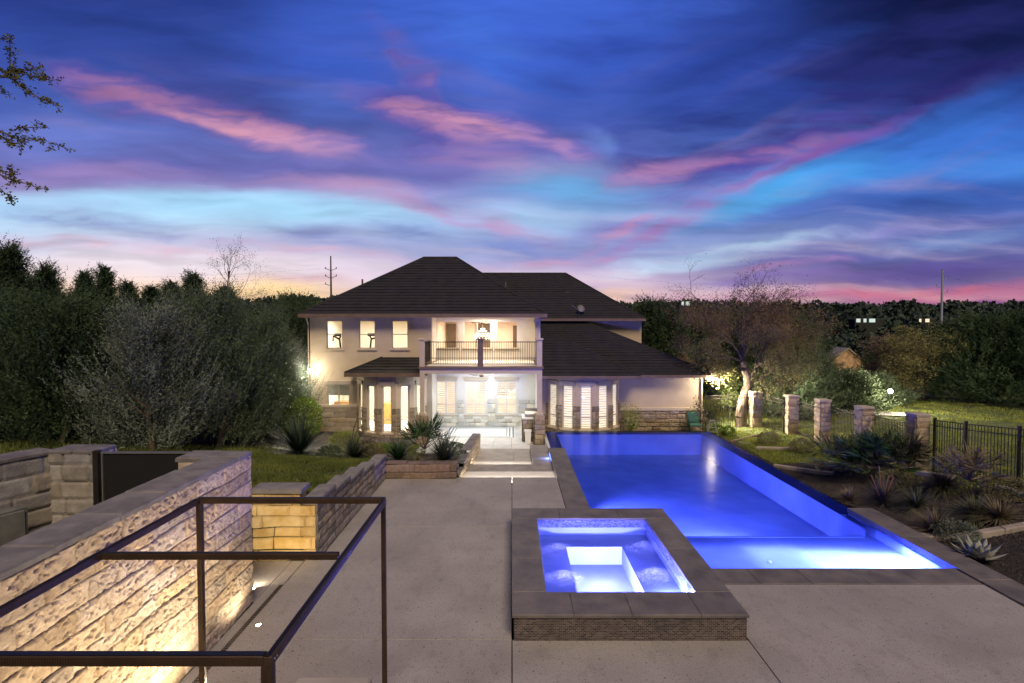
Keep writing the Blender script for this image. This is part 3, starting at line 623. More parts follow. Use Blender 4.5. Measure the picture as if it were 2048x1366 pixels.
mb.quad((fx0,fy1,bz),(fx1,fy1,bz),(fx1,sy1,bz),(fx0,sy1,bz)); mb.quad((fx0,fy0,fz_),(fx1,fy0,fz_),(fx1,fy1,fz_),(fx0,fy1,fz_))
for a, b in (((fx0,fy0),(fx0,fy1)),((fx1,fy0),(fx1,fy1)),((fx0,fy1),(fx1,fy1))): mb.quad((*a,fz_),(*b,fz_),(*b,bz),(*a,bz))
mb.quad((sx0,sy0,fz_),(sx1,sy0,fz_),(sx1,sy0,.28),(sx0,sy0,.28))
for a, b in (((sx0,sy0),(sx0,sy1)),((sx1,sy0),(sx1,sy1)),((sx0,sy1),(sx1,sy1))): mb.quad((*a,bz),(*b,bz),(*b,.28),(*a,.28))
mb.build('basin', m_plaster, spa)
mb = MB(); mb.box(sx0-.001, sy1-.008, .2, sx1, sy1+.02, RZ-.055); mb.box(sx1-.008, sy0, .2, sx1+.01, sy1-.009, RZ-.056); mb.box(sx0-.01, sy0, .2, sx0+.008, sy1-.009, RZ-.057); mb.build('waterline_tile', m_bluetile, spa)
mb = MB(); mb.quad((sx0,sy0,.352),(sx1,sy0,.352),(sx1,sy1,.352),(sx0,sy1,.352)); mb.build('water', WATER('spa_water', (.36,.44,.97), bump=.02, scale=5, ior=1.2), spa)
p = Vector((1.78, 8.83, -.12)); mb = MB(); mb.tube(p, p+Vector((0, .02, 0)), .06, n=14); mb.build('spa_light', m_bulb, spa)
lamp('SPOT', p+Vector((0,.06,0)), 2600, (.50,.44,1), .06, spot=168, blend=.5, parent=spa, target=Vector((1.78,11,-.3)), name='spa_light_beam')
lamp('POINT', (1.78, 10.6, .16), 170, (.32,.28,1), .12, parent=spa, name='spa_fill_light'); lamp('POINT', (2.85, 9.3, .17), 130, (.40,.38,1), .06, parent=spa, name='spa_fill_light')  # unseen point lamps added in the water to brighten the basin and right wall

for bx0, by0 in ((.95,11.0),(.95,9.75),(2.65,9.85),(2.72,11.1)):
    n = 1500; a = rs.rand(n)*2*PI; q = rs.rand(n)**.8*.34; P_ = np.stack([bx0+np.cos(a)*q*1.1, by0+np.sin(a)*q*.8, .345-rs.rand(n)*.12-q*.3], 1); tet = np.array([(1,0,-.4),(-.6,.8,-.4),(-.6,-.8,-.4),(0,0,.8)])
    V = (P_[:, None]+tet[None]*(.0016+.0034*rs.rand(n))[:, None, None]).reshape(-1, 3); F = (np.array([(0,1,3),(1,2,3),(2,0,3),(0,2,1)])[None]+(np.arange(n)*4)[:, None, None]).reshape(-1, 3)
    V = V-np.array(WL[spa.name]); link('bubble_plume', mesh_np('bubble_plume', V, F), m_white, spa, kind='stuff')

# ------------------------------------------------------------------ cabana frame in the foreground
m_bronze = M('bronze_metal', (.105,.066,.04), (.07,.047,.028), rough=.42, metal=.6, scale=4)
m_zip = M('dark_track', (.02,.018,.017), rough=.45, metal=.5)
fr = thing('shade_frame', 'open bronze metal frame of square tubing in the left foreground', 'frame', (-2.5, 4.7, 0))
zt = 2.83; xa, xb = -3.63, -1.50; yb, ym, yf = 6.17, 4.68, 3.20; w = .062
def rail(name, p, q, axis):
    """square tube with a ribbed face"""
    mb = MB(); x0, y0, z0 = p; x1, y1, z1 = q
    mb.bev(x0, y0, z0, x1, y1, z1, .006)
    if axis == 'x':
        n = int((x1-x0)/.016); mb.m = 0
        for k in range(n): a = x0+k*.016; mb.box(a, y0-.0035, z0+.008, a+.008, y0+.001, z1-.012)
        mb.m = 1; mb.box(x0+.002, y0+.004, z1-.001, x1-.002, y1-.02, z1+.006)
    elif axis == 'y':
        n = int((y1-y0)/.018)
        for k in range(n): a = y0+k*.018; mb.box(x1-.001, a, z0+.008, x1+.0035, a+.009, z1-.012)
        mb.m = 1
        for k in range(n): a = y0+k*.018; mb.box(x0+.01, a, z1-.001, x0+.035, a+.011, z1+.007)
    else:
        n = int((z1-z0)/.018)
        for k in range(n): a = z0+k*.018; mb.box(x0+.008, y0-.0035, a, x0+.035, y0+.001, a+.009); mb.box(x1-.001, y0+.008, a, x1+.003, y1-.008, a+.009)
    return mb.build(name, [m_bronze, m_zip], fr)
rail('cross_bar', (xa, yb, zt-w), (xb+w*.5, yb+w, zt), 'x'); rail('cross_bar', (xa+.03, ym, zt-w), (xb-.03, ym+.05, zt-.005), 'x'); rail('cross_bar', (xa, yf, zt-w), (xb-.004, yf+w, zt), 'x')
rail('side_bar', (xa-.02, yf+w+.002, zt-w), (xa+.028, yb-.004, zt-.002), 'y'); rail('side_bar', (xb, yf-.002, zt-w), (xb+.052, yb-.004, zt-.002), 'y')
rail('post', (xa-.02, yb+.004, 0), (xa+.035, yb+.064, zt-w-.002), 'z'); rail('post', (xb-.015, yb+.004, 0), (xb+.034, yb+.05, zt-w-.002), 'z'); rail('post', (xb-.02, yf+.004, 0), (xb+.045, yf+.06, zt-w-.002), 'z'); rail('post', (xa-.02, yf+.004, 0), (xa+.035, yf+.06, zt-w-.002), 'z')
for y in (yf+.03, yf+.06, yb-.03, yb-.07, ym, ym+.05, ym+.1):
    mb = MB(); mb.tube((xb+.051, y, zt-.03), (xb+.058, y, zt-.03), .007, n=6); mb.build('bolt', m_steel, fr)
mb = MB(); mb.box(-2.85, 6.2, 0, -2.84, 6.21, .01); 
mb = MB(); mb.bev(-2.9, 6.2, .0, -1.9, 7.18, .07, .03); mb.build('stone_pad', m_concrete, label='pale rounded concrete pad just entering the bottom edge', cat='pad')

# in-ground lights
def upl(x, y, lab, pw, tg, spot=130):
    t = thing('ground_light', lab, 'light', (x, y, 0)); mb = MB(); mb.lathe([(.06,-.02),(.06,.006),(.04,.008)], (x, y, 0), 14); mb.build('rim', m_steel, t)
    mb = MB(); mb.lathe([(.04,.004),(.001,.012)], (x, y, 0), 12); mb.build('lens', EM('warm_lens', (1,.85,.6), 60), t)
    lamp('SPOT', (x, y, .06), pw, (1,.82,.58), .03, spot=spot, blend=.8, parent=t, target=tg, name='ground_light_beam')
upl(-4.08, 8.55, 'small bright recessed deck light near the end of the rough wall', 42, (-4.7, 8.6, 1.4))
upl(-3.45, 6.9, 'recessed deck light washing the middle of the rough wall', 300, (-4.7, 6.7, 1.7))
upl(-2.9, 4.7, 'recessed deck light washing the near part of the rough wall', 250, (-4.7, 4.6, 1.3))
upl(-4.75, 9.75, 'deck light hidden behind the wall end shining on the golden wall', 50, (-4.6, 10.9, .8), 150)

# ------------------------------------------------------------------ house
m_roof = M('roof_tile', (.022,.019,.018), (.012,.011,.011), rough=.8, scale=2.5, bump=.01, bscale=14, stretch=(1,1,1))
m_soffit = M('soffit', (.42,.36,.29), rough=.9)
m_wains = M('wainscot_stone', (.34,.29,.225), (.25,.21,.165), rough=.95, scale=3, bump=.006, bscale=25, tint='tint')
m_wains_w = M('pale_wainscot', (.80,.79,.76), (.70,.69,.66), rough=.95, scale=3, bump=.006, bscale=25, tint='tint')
m_dark = M('dark_opening', (.045,.04,.035), rough=.8)
Yf, Yb, Yr = 26.6, 28.3, 27.5
house = thing('house', 'large two storey beige stucco house with dark hipped roofs and lit windows', 'house', (0, 27, -.5))
def wallh(mb, x0, x1, z0, z1, Y, holes=(), T=.2):
    xs = sorted({x0, x1, *[h[0] for h in holes], *[h[1] for h in holes]}); zs = sorted({z0, z1, *[h[2] for h in holes], *[h[3] for h in holes]})
    for a, b in zip(xs[:-1], xs[1:]):
        for c, d in zip(zs[:-1], zs[1:]):
            mx, mz = (a+b)/2, (c+d)/2
            if any(h[0] < mx < h[1] and h[2] < mz < h[3] for h in holes): continue
            mb.quad((a,Y,c),(b,Y,c),(b,Y,d),(a,Y,d)); mb.quad((b,Y+T,c),(a,Y+T,c),(a,Y+T,d),(b,Y+T,d))
    for a, b, c, d in holes:
        mb.quad((a,Y,c),(a,Y+T,c),(b,Y+T,c),(b,Y,c)); mb.quad((a,Y,d),(b,Y,d),(b,Y+T,d),(a,Y+T,d))
        mb.quad((a,Y,c),(a,Y,d),(a,Y+T,d),(a,Y+T,c)); mb.quad((b,Y,c),(b,Y+T,c),(b,Y+T,d),(b,Y,d))
    for x in (x0, x1): mb.quad((x,Y,z0),(x,Y,z1),(x,Y+T,z1),(x,Y+T,z0))
    mb.quad((x0,Y,z1),(x1,Y,z1),(x1,Y+T,z1),(x0,Y+T,z1))
def window(h, Y, T=None, vbars=(), hbars=(), sill=True, head=True, mat=None, blind=None, bm=None, sillmat=None, fw=.045, pitch=.085, slat=.03, bdepth=.16):
    x0, x1, z0, z1 = h; mb = MB(); mb.T = T; y = Y+.05
    mb.box(x0, y, z0, x0+fw, y+.05, z1); mb.box(x1-fw, y, z0, x1, y+.05, z1); mb.box(x0+fw, y+.001, z0, x1-fw, y+.051, z0+fw); mb.box(x0+fw, y+.001, z1-fw, x1-fw, y+.051, z1)
    for v in vbars: X = x0+(x1-x0)*v; mb.box(X-.03, y+.002, z0+fw, X+.03, y+.052, z1-fw)
    for v in hbars: Z = z0+(z1-z0)*v; mb.box(x0+fw, y-.002, Z-.02, x1-fw, y+.045, Z+.02)
    o = mb.build('window', mat or m_frame, house)
    mb = MB(); mb.T = T; mb.quad((x0+.01,y+.03,z0+.01),(x1-.01,y+.03,z0+.01),(x1-.01,y+.03,z1-.01),(x0+.01,y+.03,z1-.01)); mb.build('pane', m_glass, o)
    if sill: mb = MB(); mb.T = T; mb.bev(x0-.09, Y-.07, z0-.09, x1+.09, Y+.05, z0-.002, .01); mb.build('sill', sillmat or m_trim, o)
    if head: mb = MB(); mb.T = T; mb.bev(x0-.08, Y-.05, z1+.002, x1+.08, Y-.001, z1+.13, .01); mb.bev(x0-.12, Y-.08, z1+.13, x1+.12, Y-.001, z1+.19, .01); mb.build('lintel', m_trim, o)
    for (u0, u1, w0, w1) in (blind or ()):
        mb = MB(); mb.T = T; a, b, c, d = x0+(x1-x0)*u0, x0+(x1-x0)*u1, z0+(z1-z0)*w0, z0+(z1-z0)*w1; k = c
        while k < d-.01: mb.box(a, Y+bdepth, k, b, Y+bdepth+.012, min(d, k+slat)); k += pitch
        mb.box(a, Y+bdepth+.013, c, a+.03, Y+bdepth+.03, d); mb.box(b-.03, Y+bdepth+.013, c, b, Y+bdepth+.03, d)
        mb.build('blind', bm or m_blind, o)
    return o
P = lambda px, Y: fX(px, Y)
Z = lambda py, Y: float(fZ(py, Y))
# front left wall
XL = P(620, Yf); XC = P(863.5, Yf)
up = [(P(a, Yf), P(b, Yf), Z(697, Yf), Z(640.5, Yf)) for a, b in ((653,685.5),(718,750.5),(783.5,816))]
lw = (P(653.5, Yf), P(698, Yf), Z(812, Yf), Z(768.5, Yf)); bayh = (P(719, Yf), P(845, Yf), -.6, 2.42)
mb = MB(); wallh(mb, XL, XC, -.6, 5.33, Yf, up+[lw, bayh]); mb.box(XL-.001, Yf+.2, -.6, XL+.2, 36, 5.33); mb.box(XL+.2, 35.8, -.6, 1.4, 36, 5.33); mb.box(1.2, 28.5, -.6, 1.4, 35.8, 5.33)
mb.build('wall', m_stucco, house, label='beige stucco wall of the two storey left part')
for h in up: window(h, Yf, hbars=(.5,), head=False)
window(lw, Yf, vbars=(.5,), blind=[(.03,.97,.48,.99)], bm=m_dblind, pitch=.06, slat=.052)
# recess walls (porch and balcony)
m_lit2 = M('backlit_shutter_peach', (.8,.76,.68), rough=.7, emit=(1,.80,.58), estr=.55)  # slats glow by emission in place of room light shining through
m_pw = m_stucco_w
uw = [(P(a, Yb), P(b, Yb), Z(697, Yb), Z(642, Yb)) for a, b in ((872,915),(927,982),(993,1035.5))]
lwn = [(P(a, Yb), P(b, Yb), Z(829, Yb), Z(761, Yb)) for a, b in ((871,912),(930,972),(993,1034))]
mb = MB(); wallh(mb, XC-.2, 1.4, 2.98, 5.33, Yb, uw); wallh(mb, XC-.2, 1.4, -.6, 2.64, Yb, lwn)
mb.box(XC-.2, Yf+.2, -.6, XC, Yb, 2.64); mb.box(XC-.2, Yf+.2, 2.98, XC, Yb, 5.33); mb.box(1.22, Yf, -.6, 1.4, Yb, 2.64); mb.box(1.22, Yf, 2.98, 1.4, Yb, 5.33)
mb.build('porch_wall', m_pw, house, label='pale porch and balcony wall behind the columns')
for h in uw: window(h, Yb, mat=m_pw, head=False, sillmat=M('tan_sill', (.30,.24,.17)), vbars=(.5,) if h is uw[1] else ())
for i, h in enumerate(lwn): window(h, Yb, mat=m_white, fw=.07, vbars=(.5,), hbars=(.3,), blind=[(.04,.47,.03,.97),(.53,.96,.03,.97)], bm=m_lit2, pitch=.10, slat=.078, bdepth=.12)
panw = []
for a, b in ((XC, lwn[0][0]-.08), (lwn[0][1]+.08, lwn[1][0]-.08), (lwn[1][1]+.08, lwn[2][0]-.08), (lwn[2][1]+.08, 1.2)): panw.append(stone_panel((a, Yb-.02, -.52), (1,0,0), (0,-1,0), b-a, 1.42, .03, .24, 71, .3, .7, bumpy=.012, pits=False, e=.02, u0=a+5))
for h in lwn: panw.append(stone_panel((h[0]-.08, Yb-.02, -.52), (1,0,0), (0,-1,0), h[1]-h[0]+.16, h[2]+.50, .03, .2, 72, .25, .5, bumpy=.012, pits=False, e=.02))
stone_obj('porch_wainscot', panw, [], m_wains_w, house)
# slab, beam, trims
BX0, BX1 = P(839, 24), P(1084.5, 24)
mb = MB(); mb.box(BX0, 24.0, 2.66, BX1, 24.25, 2.88); mb.box(BX0+.001, 24.25, 2.66, BX0+.2, Yf, 2.88); mb.box(BX1-.2, 24.25, 2.66, BX1-.001, Yf, 2.88); mb.box(BX0+.2, 24.25, 2.70, BX1-.2, Yb, 2.86); mb.build('balcony_beam', m_stucco, house)
mb = MB(); mb.bev(BX0-.05, 23.93, 2.881, BX1+.06, Yf-.002, 2.975, .01); mb.build('balcony_edge', m_brown, house)
mb = MB(); mb.box(BX0+.25, 24.28, 2.976, BX1-.25, Yb, 2.99); mb.build('balcony_floor', m_stucco_w, house)
for xa_, xb_ in ((BX0, BX0+.2), (BX1-.22, BX1)):
    mb = MB(); mb.box(xa_, 24.001, .86, xb_, 24.2, 2.659); mb.bev(xa_-.05, 23.95, .80, xb_+.05, 24.25, .92, .02); mb.build('column', m_stucco, house)
for xm in (BX0+.1, BX1-.11):
    pn = [stone_panel((xm-.23, 23.88, -.5), (1,0,0), (0,-1,0), .46, 1.3, .025, .22, 81, .3, .5, bumpy=.02, pits=False),
          stone_panel((xm-.23, 24.34, -.5), (0,-1,0), (-1,0,0), .46, 1.3, .03, .22, 82, .3, .5, bumpy=.02, pits=False), stone_panel((xm+.23, 23.88, -.5), (0,1,0), (1,0,0), .46, 1.3, .03, .22, 83, .3, .5, bumpy=.02, pits=False)]
    stone_obj('column_base', pn, [(xm-.23, 23.89, -.5, xm+.23, 24.34, .8)], m_wains, house)
mb = MB(); mb.box(P(1070,Yf), Yf-.12, 2.98, P(1078,Yf), Yf+.0, 5.2); mb.bev(P(1068,Yf), Yf-.15, 4.95, P(1080,Yf), Yf, 5.1, .02); mb.build('corner_post', m_trim, house)
# balcony posts and railing
bal = {}
for a, b, m in ((838.5,848,m_stucco),(955,966,m_brown),(1073.5,1084.5,m_stucco)):
    mb = MB(); mb.box(P(a,24), 24.01, 2.976, P(b,24), 24.24, Z(680,24)); mb.bev(P(a,24)-.05, 23.96, Z(680,24), P(b,24)+.05, 24.29, Z(676.5,24), .015); mb.build('balcony_post', m, house)
for a, b in ((848,955),(966,1073.5)):
    x0, x1 = P(a,24), P(b,24); mb = MB(); zt_, zb_ = Z(685,24), Z(729,24)
    mb.box(x0, 24.10, zt_, x1, 24.15, zt_+.04); mb.box(x0, 24.11, zb_, x1, 24.14, zb_+.03); mb.box(x0, 24.112, Z(717,24), x1, 24.138, Z(717,24)+.025)
    k = x0+.1
    while k < x1-.05: mb.box(k-.009, 24.116, zb_+.03, k+.009, 24.134, zt_); k += .104
    mb.build('railing', m_iron, house)
for xs_ in (P(843,24), P(1079,24)):
    mb = MB(); mb.box(xs_-.02, 24.3, Z(685,24), xs_+.02, Yf, Z(685,24)+.04); mb.box(xs_-.015, 24.3, 3.06, xs_+.015, Yf, 3.09); k = 24.4
    while k < Yf: mb.box(xs_-.009, k, 3.09, xs_+.009, k+.018, Z(685,24)); k += .11
    mb.build('railing', m_iron, house)
# right wing
XR0, XR1 = P(1240, Yr), P(1405, Yr)
mb = MB(); wallh(mb, 1.4, XR1, -.6, 2.3, Yr, [(P(1095,Yr), P(1238,Yr), -.6, 2.2)]); mb.box(XR1-.2, Yr+.2, -.6, XR1, 37, 2.3); mb.box(1.4, 33, 2, P(1283,33), 33.2, 5.2); mb.box(P(1283,33)-.2, 33.2, 2, P(1283,33), 42, 5.2)
mb.build('wall', m_stucco, house, label='stucco wall of the single storey right wing')
zs = .47
stone_obj('wainscot', [stone_panel((XR0+.02, Yr-.03, -.6), (1,0,0), (0,-1,0), XR1-XR0+.02, zs+.6, .02, .22, 91, .35, .8, bumpy=.07, e=.04), stone_panel((XR1+.04, Yr-.03, -.6), (0,1,0), (1,0,0), .6, zs+.6, .04, .22, 92, .35, .8, bumpy=.05)], [(XR0, Yr-.03, -.6, XR1+.04, Yr-.001, zs)], m_wains, house, label='rough rock faced stone base of the right wing')
mb = MB(); mb.bev(XR0, Yr-.10, zs, XR1+.07, Yr-.001, zs+.15, .02); mb.bev(XR1-.12, Yr-.04, zs+.15, XR1+.03, Yr-.001, 2.28, .01); mb.build('trim', m_trim, house)
XW = P(716, Yf)
stone_obj('wainscot', [stone_panel((XL-.03, Yf-.03, -.7), (1,0,0), (0,-1,0), XW-XL+.03, 1.47, .03, .24, 95, .4, .8, bumpy=.012, pits=False, e=.02)], [(XL-.03, Yf-.03, -.7, XW, Yf-.001, .76)], m_wains, house, label='flat tan stone base of the left part')
mb = MB(); mb.bev(XL-.06, Yf-.09, .77, XW+.03, Yf-.001, .90, .02); mb.bev(XW-.06, Yf-.07, -.6, XW+.04, Yf-.034, .769, .01); mb.build('trim', m_trim, house)
# bays
m_wframe = M('pale_frame', (.62,.56,.46), (.56,.5,.41), rough=.5)
def bay(xc, Yp, hw, d, z0, z1, wz0, wz1, n, wfrac, lab, blinds, bm, room):
    T0 = math.radians(66); pts = []
    for i in range(n+1):
        t = -T0+2*T0*i/n; pts.append((xc+hw*math.sin(t)/math.sin(T0), Yp-d*(math.cos(t)-math.cos(T0))/(1-math.cos(T0))))
    walls = MB(); pn = []; tr = MB()
    for i in range(n):
        a = Vector((*pts[i], 0)); b = Vector((*pts[i+1], 0)); L = (b-a).length; ang = math.atan2(b.y-a.y, b.x-a.x)
        T = Matrix.Translation(a) @ Matrix.Rotation(ang, 4, 'Z'); walls.T = T; tr.T = T; m = L*(1-wfrac)/2
        h = (m, L-m, wz0, wz1); wallh(walls, 0, L, z0, z1, 0, [h], .12)
        window(h, 0, T=T, hbars=(.27,), blind=blinds and [(.02,.98,.01,.99)], bm=bm, pitch=.12, slat=.098, bdepth=.07, fw=.06, mat=m_wframe)
        U = np.array((b-a)/L); Nn = np.array([U[1], -U[0], 0])
        for s0, s1 in ((0, m-.01), (L-m+.01, L)): pn.append(stone_panel(np.array(a)+U*s0+Nn*.015+[0,0,z0], U, Nn, s1-s0, .86-z0, .03, .2, 100+i, .2, .4, bumpy=.02, pits=False, e=.025))
        pn.append(stone_panel(np.array(a)+U*m+Nn*.015+[0,0,z0], U, Nn, L-2*m, wz0-z0-.1, .03, .2, 100+i, .2, .4, bumpy=.02, pits=False, e=.025))
    walls.build('bay_wall', m_stucco, house, label=lab)
    stone_obj('bay_stone', pn, [], m_wains, house)
bay(-5.93, Yf, 1.72, 1.15, -.6, 2.42, -.28, 1.96, 5, .52, 'curved bay wall left of the porch', False, None, None)
m_lit = M('backlit_shutter', (.8,.74,.62), rough=.7, emit=(1,.86,.62), estr=.72)  # emission in the slats stands in for a lit room behind the bay
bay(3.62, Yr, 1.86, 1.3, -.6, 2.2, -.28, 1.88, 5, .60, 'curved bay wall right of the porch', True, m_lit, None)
# roofs
def roof_poly(mb, pts, c=.30, lip=.03):
    p = [Vector(q) for q in pts]; u = (p[1]-p[0]).normalized(); nrm = u.cross(p[2]-p[0]).normalized()
    if nrm.z < 0: nrm = -nrm
    v = nrm.cross(u); 
    if v.z < 0: v = -v
    q = [((a-p[0]).dot(u), (a-p[0]).dot(v)) for a in p]; vm = max(b for a, b in q)
    def clip(poly, k, sg):
        out = []
        for i in range(len(poly)):
            a, b = poly[i], poly[(i+1) % len(poly)]; da, db = sg*(a[1]-k), sg*(b[1]-k)
            if da >= 0: out.append(a)
            if da*db < 0: t = da/(da-db); out.append((a[0]+(b[0]-a[0])*t, k))
        return out
    k = 0
    while k < vm-1e-3:
        s = clip(clip(q, k, 1), min(k+c, vm), -1)
        if len(s) >= 3:
            top = [p[0]+u*a+v*b+nrm*(lip*(1-(b-k)/c)+.002) for a, b in s]
            fs = tuple(range(len(s)))
            mb.add(top, [fs])
            lo = [i for i, (a, b) in enumerate(s) if abs(b-k) < 1e-4]
            if len(lo) >= 2:
                i0 = min(lo, key=lambda i: s[i][0]); i1 = max(lo, key=lambda i: s[i][0]); x0, x1 = s[i0][0], s[i1][0]
                xx = x0
                while xx < x1-.01:   # scalloped butt edge of the course
                    xe = min(x1, xx+.30); A = p[0]+u*xx+v*k; B = p[0]+u*xe+v*k; o_ = .006*((int(xx/.3)*7+int(k/c)*3) % 3)
                    mb.quad(A-v*.012+nrm*-.0, B-v*.012, B-v*.012+nrm*(lip+o_), A-v*.012+nrm*(lip+o_)); mb.quad(A-v*.012+nrm*(lip+o_), B-v*.012+nrm*(lip+o_), B+v*.03+nrm*(lip+.003), A+v*.03+nrm*(lip+.003)); xx = xe
        k += c
def ridge(mb, a, b, r=.07): mb.tube(a, b, r, n=6)
def fascia(name, segs, z0, z1, w=.04, lab=None):
    mb = MB()
    for (x0, y0, x1, y1) in segs:
        if y0 == y1: mb.bev(min(x0,x1)-w, y0-w, z0, max(x0,x1)+w, y0, z1, .01)
        else: mb.bev(min(x0,x1)-w, min(y0,y1), z0, x0+w, max(y0,y1), z1+.001, .01)
    return mb.build(name, m_brown, house)
E = 5.36; eY, eX0, eX1 = 26.0, P(598, 26), P(1093, 26)
mb = MB(); A, B, Cc, Dd = (eX0, eY, E), (eX1, eY, E), (eX1, 36.6, E), (eX0, 36.6, E); r0, r1 = (-5.06, 31.2, 8.70), (-3.2, 31.2, 8.70)
roof_poly(mb, [A, B, r1, r0]); roof_poly(mb, [B, Cc, r1]); roof_poly(mb, [Cc, Dd, r0, r1]); roof_poly(mb, [Dd, A, r0])
for a, b in ((A, r0), (B, r1), (r0, r1), (Cc, r1), (Dd, r0)): ridge(mb, a, b)
mr_ = mb.build('roof', m_roof, house, label='dark tiled hip roof over the two storey left part')
mb = MB(); mb.tube((-7.9, 28.6, 6.9), (-7.9, 28.6, 7.25), .05); mb.tube((-.4, 33.6, 6.9), (-.4, 33.6, 7.5), .05); mb.build('vent_pipe', m_brown, mr_)
fascia('fascia', [(eX0, eY, eX1, eY), (eX0, eY, eX0, 36), (eX1, eY, eX1, 36)], E-.17, E+.01)
mb = MB(); mb.quad((eX0, eY, E-.16), (eX1, eY, E-.16), (eX1, Yb, E-.161), (eX0, Yb, E-.161)); mb.quad((eX1, Yf, E-.16), (1.4, Yf, E-.16), (1.4, 36, E-.16), (eX1, 36, E-.16)); mb.build('soffit', m_soffit, house)
mb = MB(); E2 = Z(637, 32.4); A, B = (-3.5, 32.4, E2), (P(1290, 32.4), 32.4, E2); zr_ = Z(547, 37.4); r0, r1 = (-3.5, 37.4, zr_), (P(1131, 37.4), 37.4, zr_)
roof_poly(mb, [A, B, r1, r0]); roof_poly(mb, [B, (B[0], 42.4, E2), r1]); roof_poly(mb, [(B[0], 42.4, E2), (-3.5, 42.4, E2), r0, r1]); ridge(mb, r0, r1); ridge(mb, B, r1)
r2_ = mb.build('roof', m_roof, house, label='dark tiled hip roof behind and right of the main one')
mb = MB(); mb.bev(3.4, 35.1, 6.6, 3.8, 35.5, 7.0, .08); mb.build('vent_box', m_brown, r2_)
fascia('fascia', [(1.7, 32.4, B[0], 32.4), (B[0], 32.4, B[0], 42)], E2-.15, E2+.0)
mb = MB(); hx, hY, hz = P(1437, 26.9), 26.9, 2.33; t_ = 6.1; s_ = .457
A, B, r1, r0 = (1.42, hY, hz), (hx, hY, hz), (hx-t_, hY+t_, hz+s_*t_), (1.42, hY+t_, hz+s_*t_)
roof_poly(mb, [A, B, r1, r0]); roof_poly(mb, [B, (hx, 38, hz), (hx-t_, 38, hz+s_*t_), r1]); ridge(mb, B, r1); mb.build('roof', m_roof, house, label='dark sloping roof of the single storey right wing')
fascia('fascia', [(6.2, hY, hx, hY), (hx, hY, hx, 38)], hz-.13, hz+.0)
mb = MB(); mb.quad((1.4, hY, hz-.12), (hx, hY, hz-.12), (hx, 38, hz-.12), (1.4, 38, hz-.12)); mb.build('soffit', m_soffit, house)
mb = MB(); bx_, bY, bz_ = P(1281, 26.0), 26.0, 2.37; t_ = 3.7
A, B, r1, r0 = (1.42, bY, bz_), (bx_, bY, bz_), (bx_-t_, bY+t_, bz_+.5*t_), (1.42, bY+t_, bz_+.5*t_)
roof_poly(mb, [A, B, r1, r0]); roof_poly(mb, [B, (bx_, 29.5, bz_), (bx_-3.5, 29.5, bz_+1.75), ]); ridge(mb, B, r1); r3_ = mb.build('roof', m_roof, house, label='dark roof over the right bay')
fascia('fascia', [(1.42, bY, bx_, bY), (bx_, bY, bx_, 27.4)], bz_-.14, bz_+.0)
mb = MB(); mb.quad((1.4, bY, bz_-.13), (bx_, bY, bz_-.13), (bx_, Yr, bz_-.13), (1.4, Yr, bz_-.13)); mb.build('soffit', m_soffit, house)
mb = MB(); lY, lz = 25.15, 2.60; lx = P(689, lY); A, B, r1, r0 = (lx, lY, lz), (BX0-.02, lY, lz), (BX0-.02, Yf, 3.22), (lx+1.4, Yf, 3.22)
roof_poly(mb, [A, B, r1, r0]); roof_poly(mb, [(lx, Yf, lz), A, r0]); ridge(mb, A, r0); mb.build('roof', m_roof, house, label='small dark roof over the left bay')
fascia('fascia', [(lx, lY, BX0-.05, lY), (lx, lY, lx, Yf)], lz-.19, lz+.0)
mb = MB(); mb.quad((lx, lY, lz-.17), (BX0, lY, lz-.17), (BX0, Yf, lz-.17), (lx, Yf, lz-.17)); mb.build('soffit', m_soffit, house)
mb = MB(); mb.path([(eX0+.25, 26.3, E-.18), (XL-.06, Yf-.06, E-.55), (XL-.06, Yf-.06, -.4)], .035); mb.build('downspout', m_trim, house)
mb = MB(); mb.path([(XR1-.05, Yr-.12, 2.1), (XR1-.05, Yr-.12, -.4)], .04); mb.build('downspout', m_trim, house)
# rooms
def room(x0, y0, z0, x1, y1, z1, mat, front=False, floor=None):
    mb = MB(); mb.quad((x0,y1,z0),(x1,y1,z0),(x1,y1,z1),(x0,y1,z1)); mb.quad((x0,y0,z0),(x0,y1,z0),(x0,y1,z1),(x0,y0,z1)); mb.quad((x1,y0,z0),(x1,y1,z0),(x1,y1,z1),(x1,y0,z1))
    mb.quad((x0,y0,z1),(x1,y0,z1),(x1,y1,z1),(x0,y1,z1)); mb.m = 1; mb.quad((x0,y0,z0),(x1,y0,z0),(x1,y1,z0),(x0,y1,z0)); return mb.build('interior', [mat, floor or m_wood], house)
WARM = (1, .92, .74); WARM2 = (1, .86, .68)
m_peach = M('peach_paint', (.78,.66,.54), (.74,.62,.50), rough=.9)
room(XL+.23, Yf+.23, 3.0, -4.05, 31, 5.15, m_room); lamp('AREA', (-8.2, 28.6, 5.1), 170, WARM, 1.6, rot=(0,0,0), parent=house); lamp('AREA', (-5.6, 28.6, 5.1), 130, WARM, 1.4, rot=(0,0,0), parent=house)
room(XL+.23, Yf+.23, -.5, -4.05, 31, 2.5, m_room, floor=m_room); lamp('AREA', (-8.4, 28.6, 2.45), 150, WARM, 1.2, rot=(0,0,0), parent=house); lamp('AREA', (-5.9, 27.8, 2.45), 330, WARM, 1.4, rot=(0,0,0), parent=house)
room(-3.98, Yb+.21, 3.0, 1.19, 32.5, 5.15, m_peach); lamp('AREA', (-1.5, 30.0, 5.12), 320, WARM2, 2, rot=(0,0,0), parent=house)
room(-3.98, Yb+.21, -.5, 1.19, 32.0, 2.62, m_peach); lamp('AREA', (-1.5, 29.9, 2.58), 520, WARM2, 2, rot=(0,0,0), parent=house)
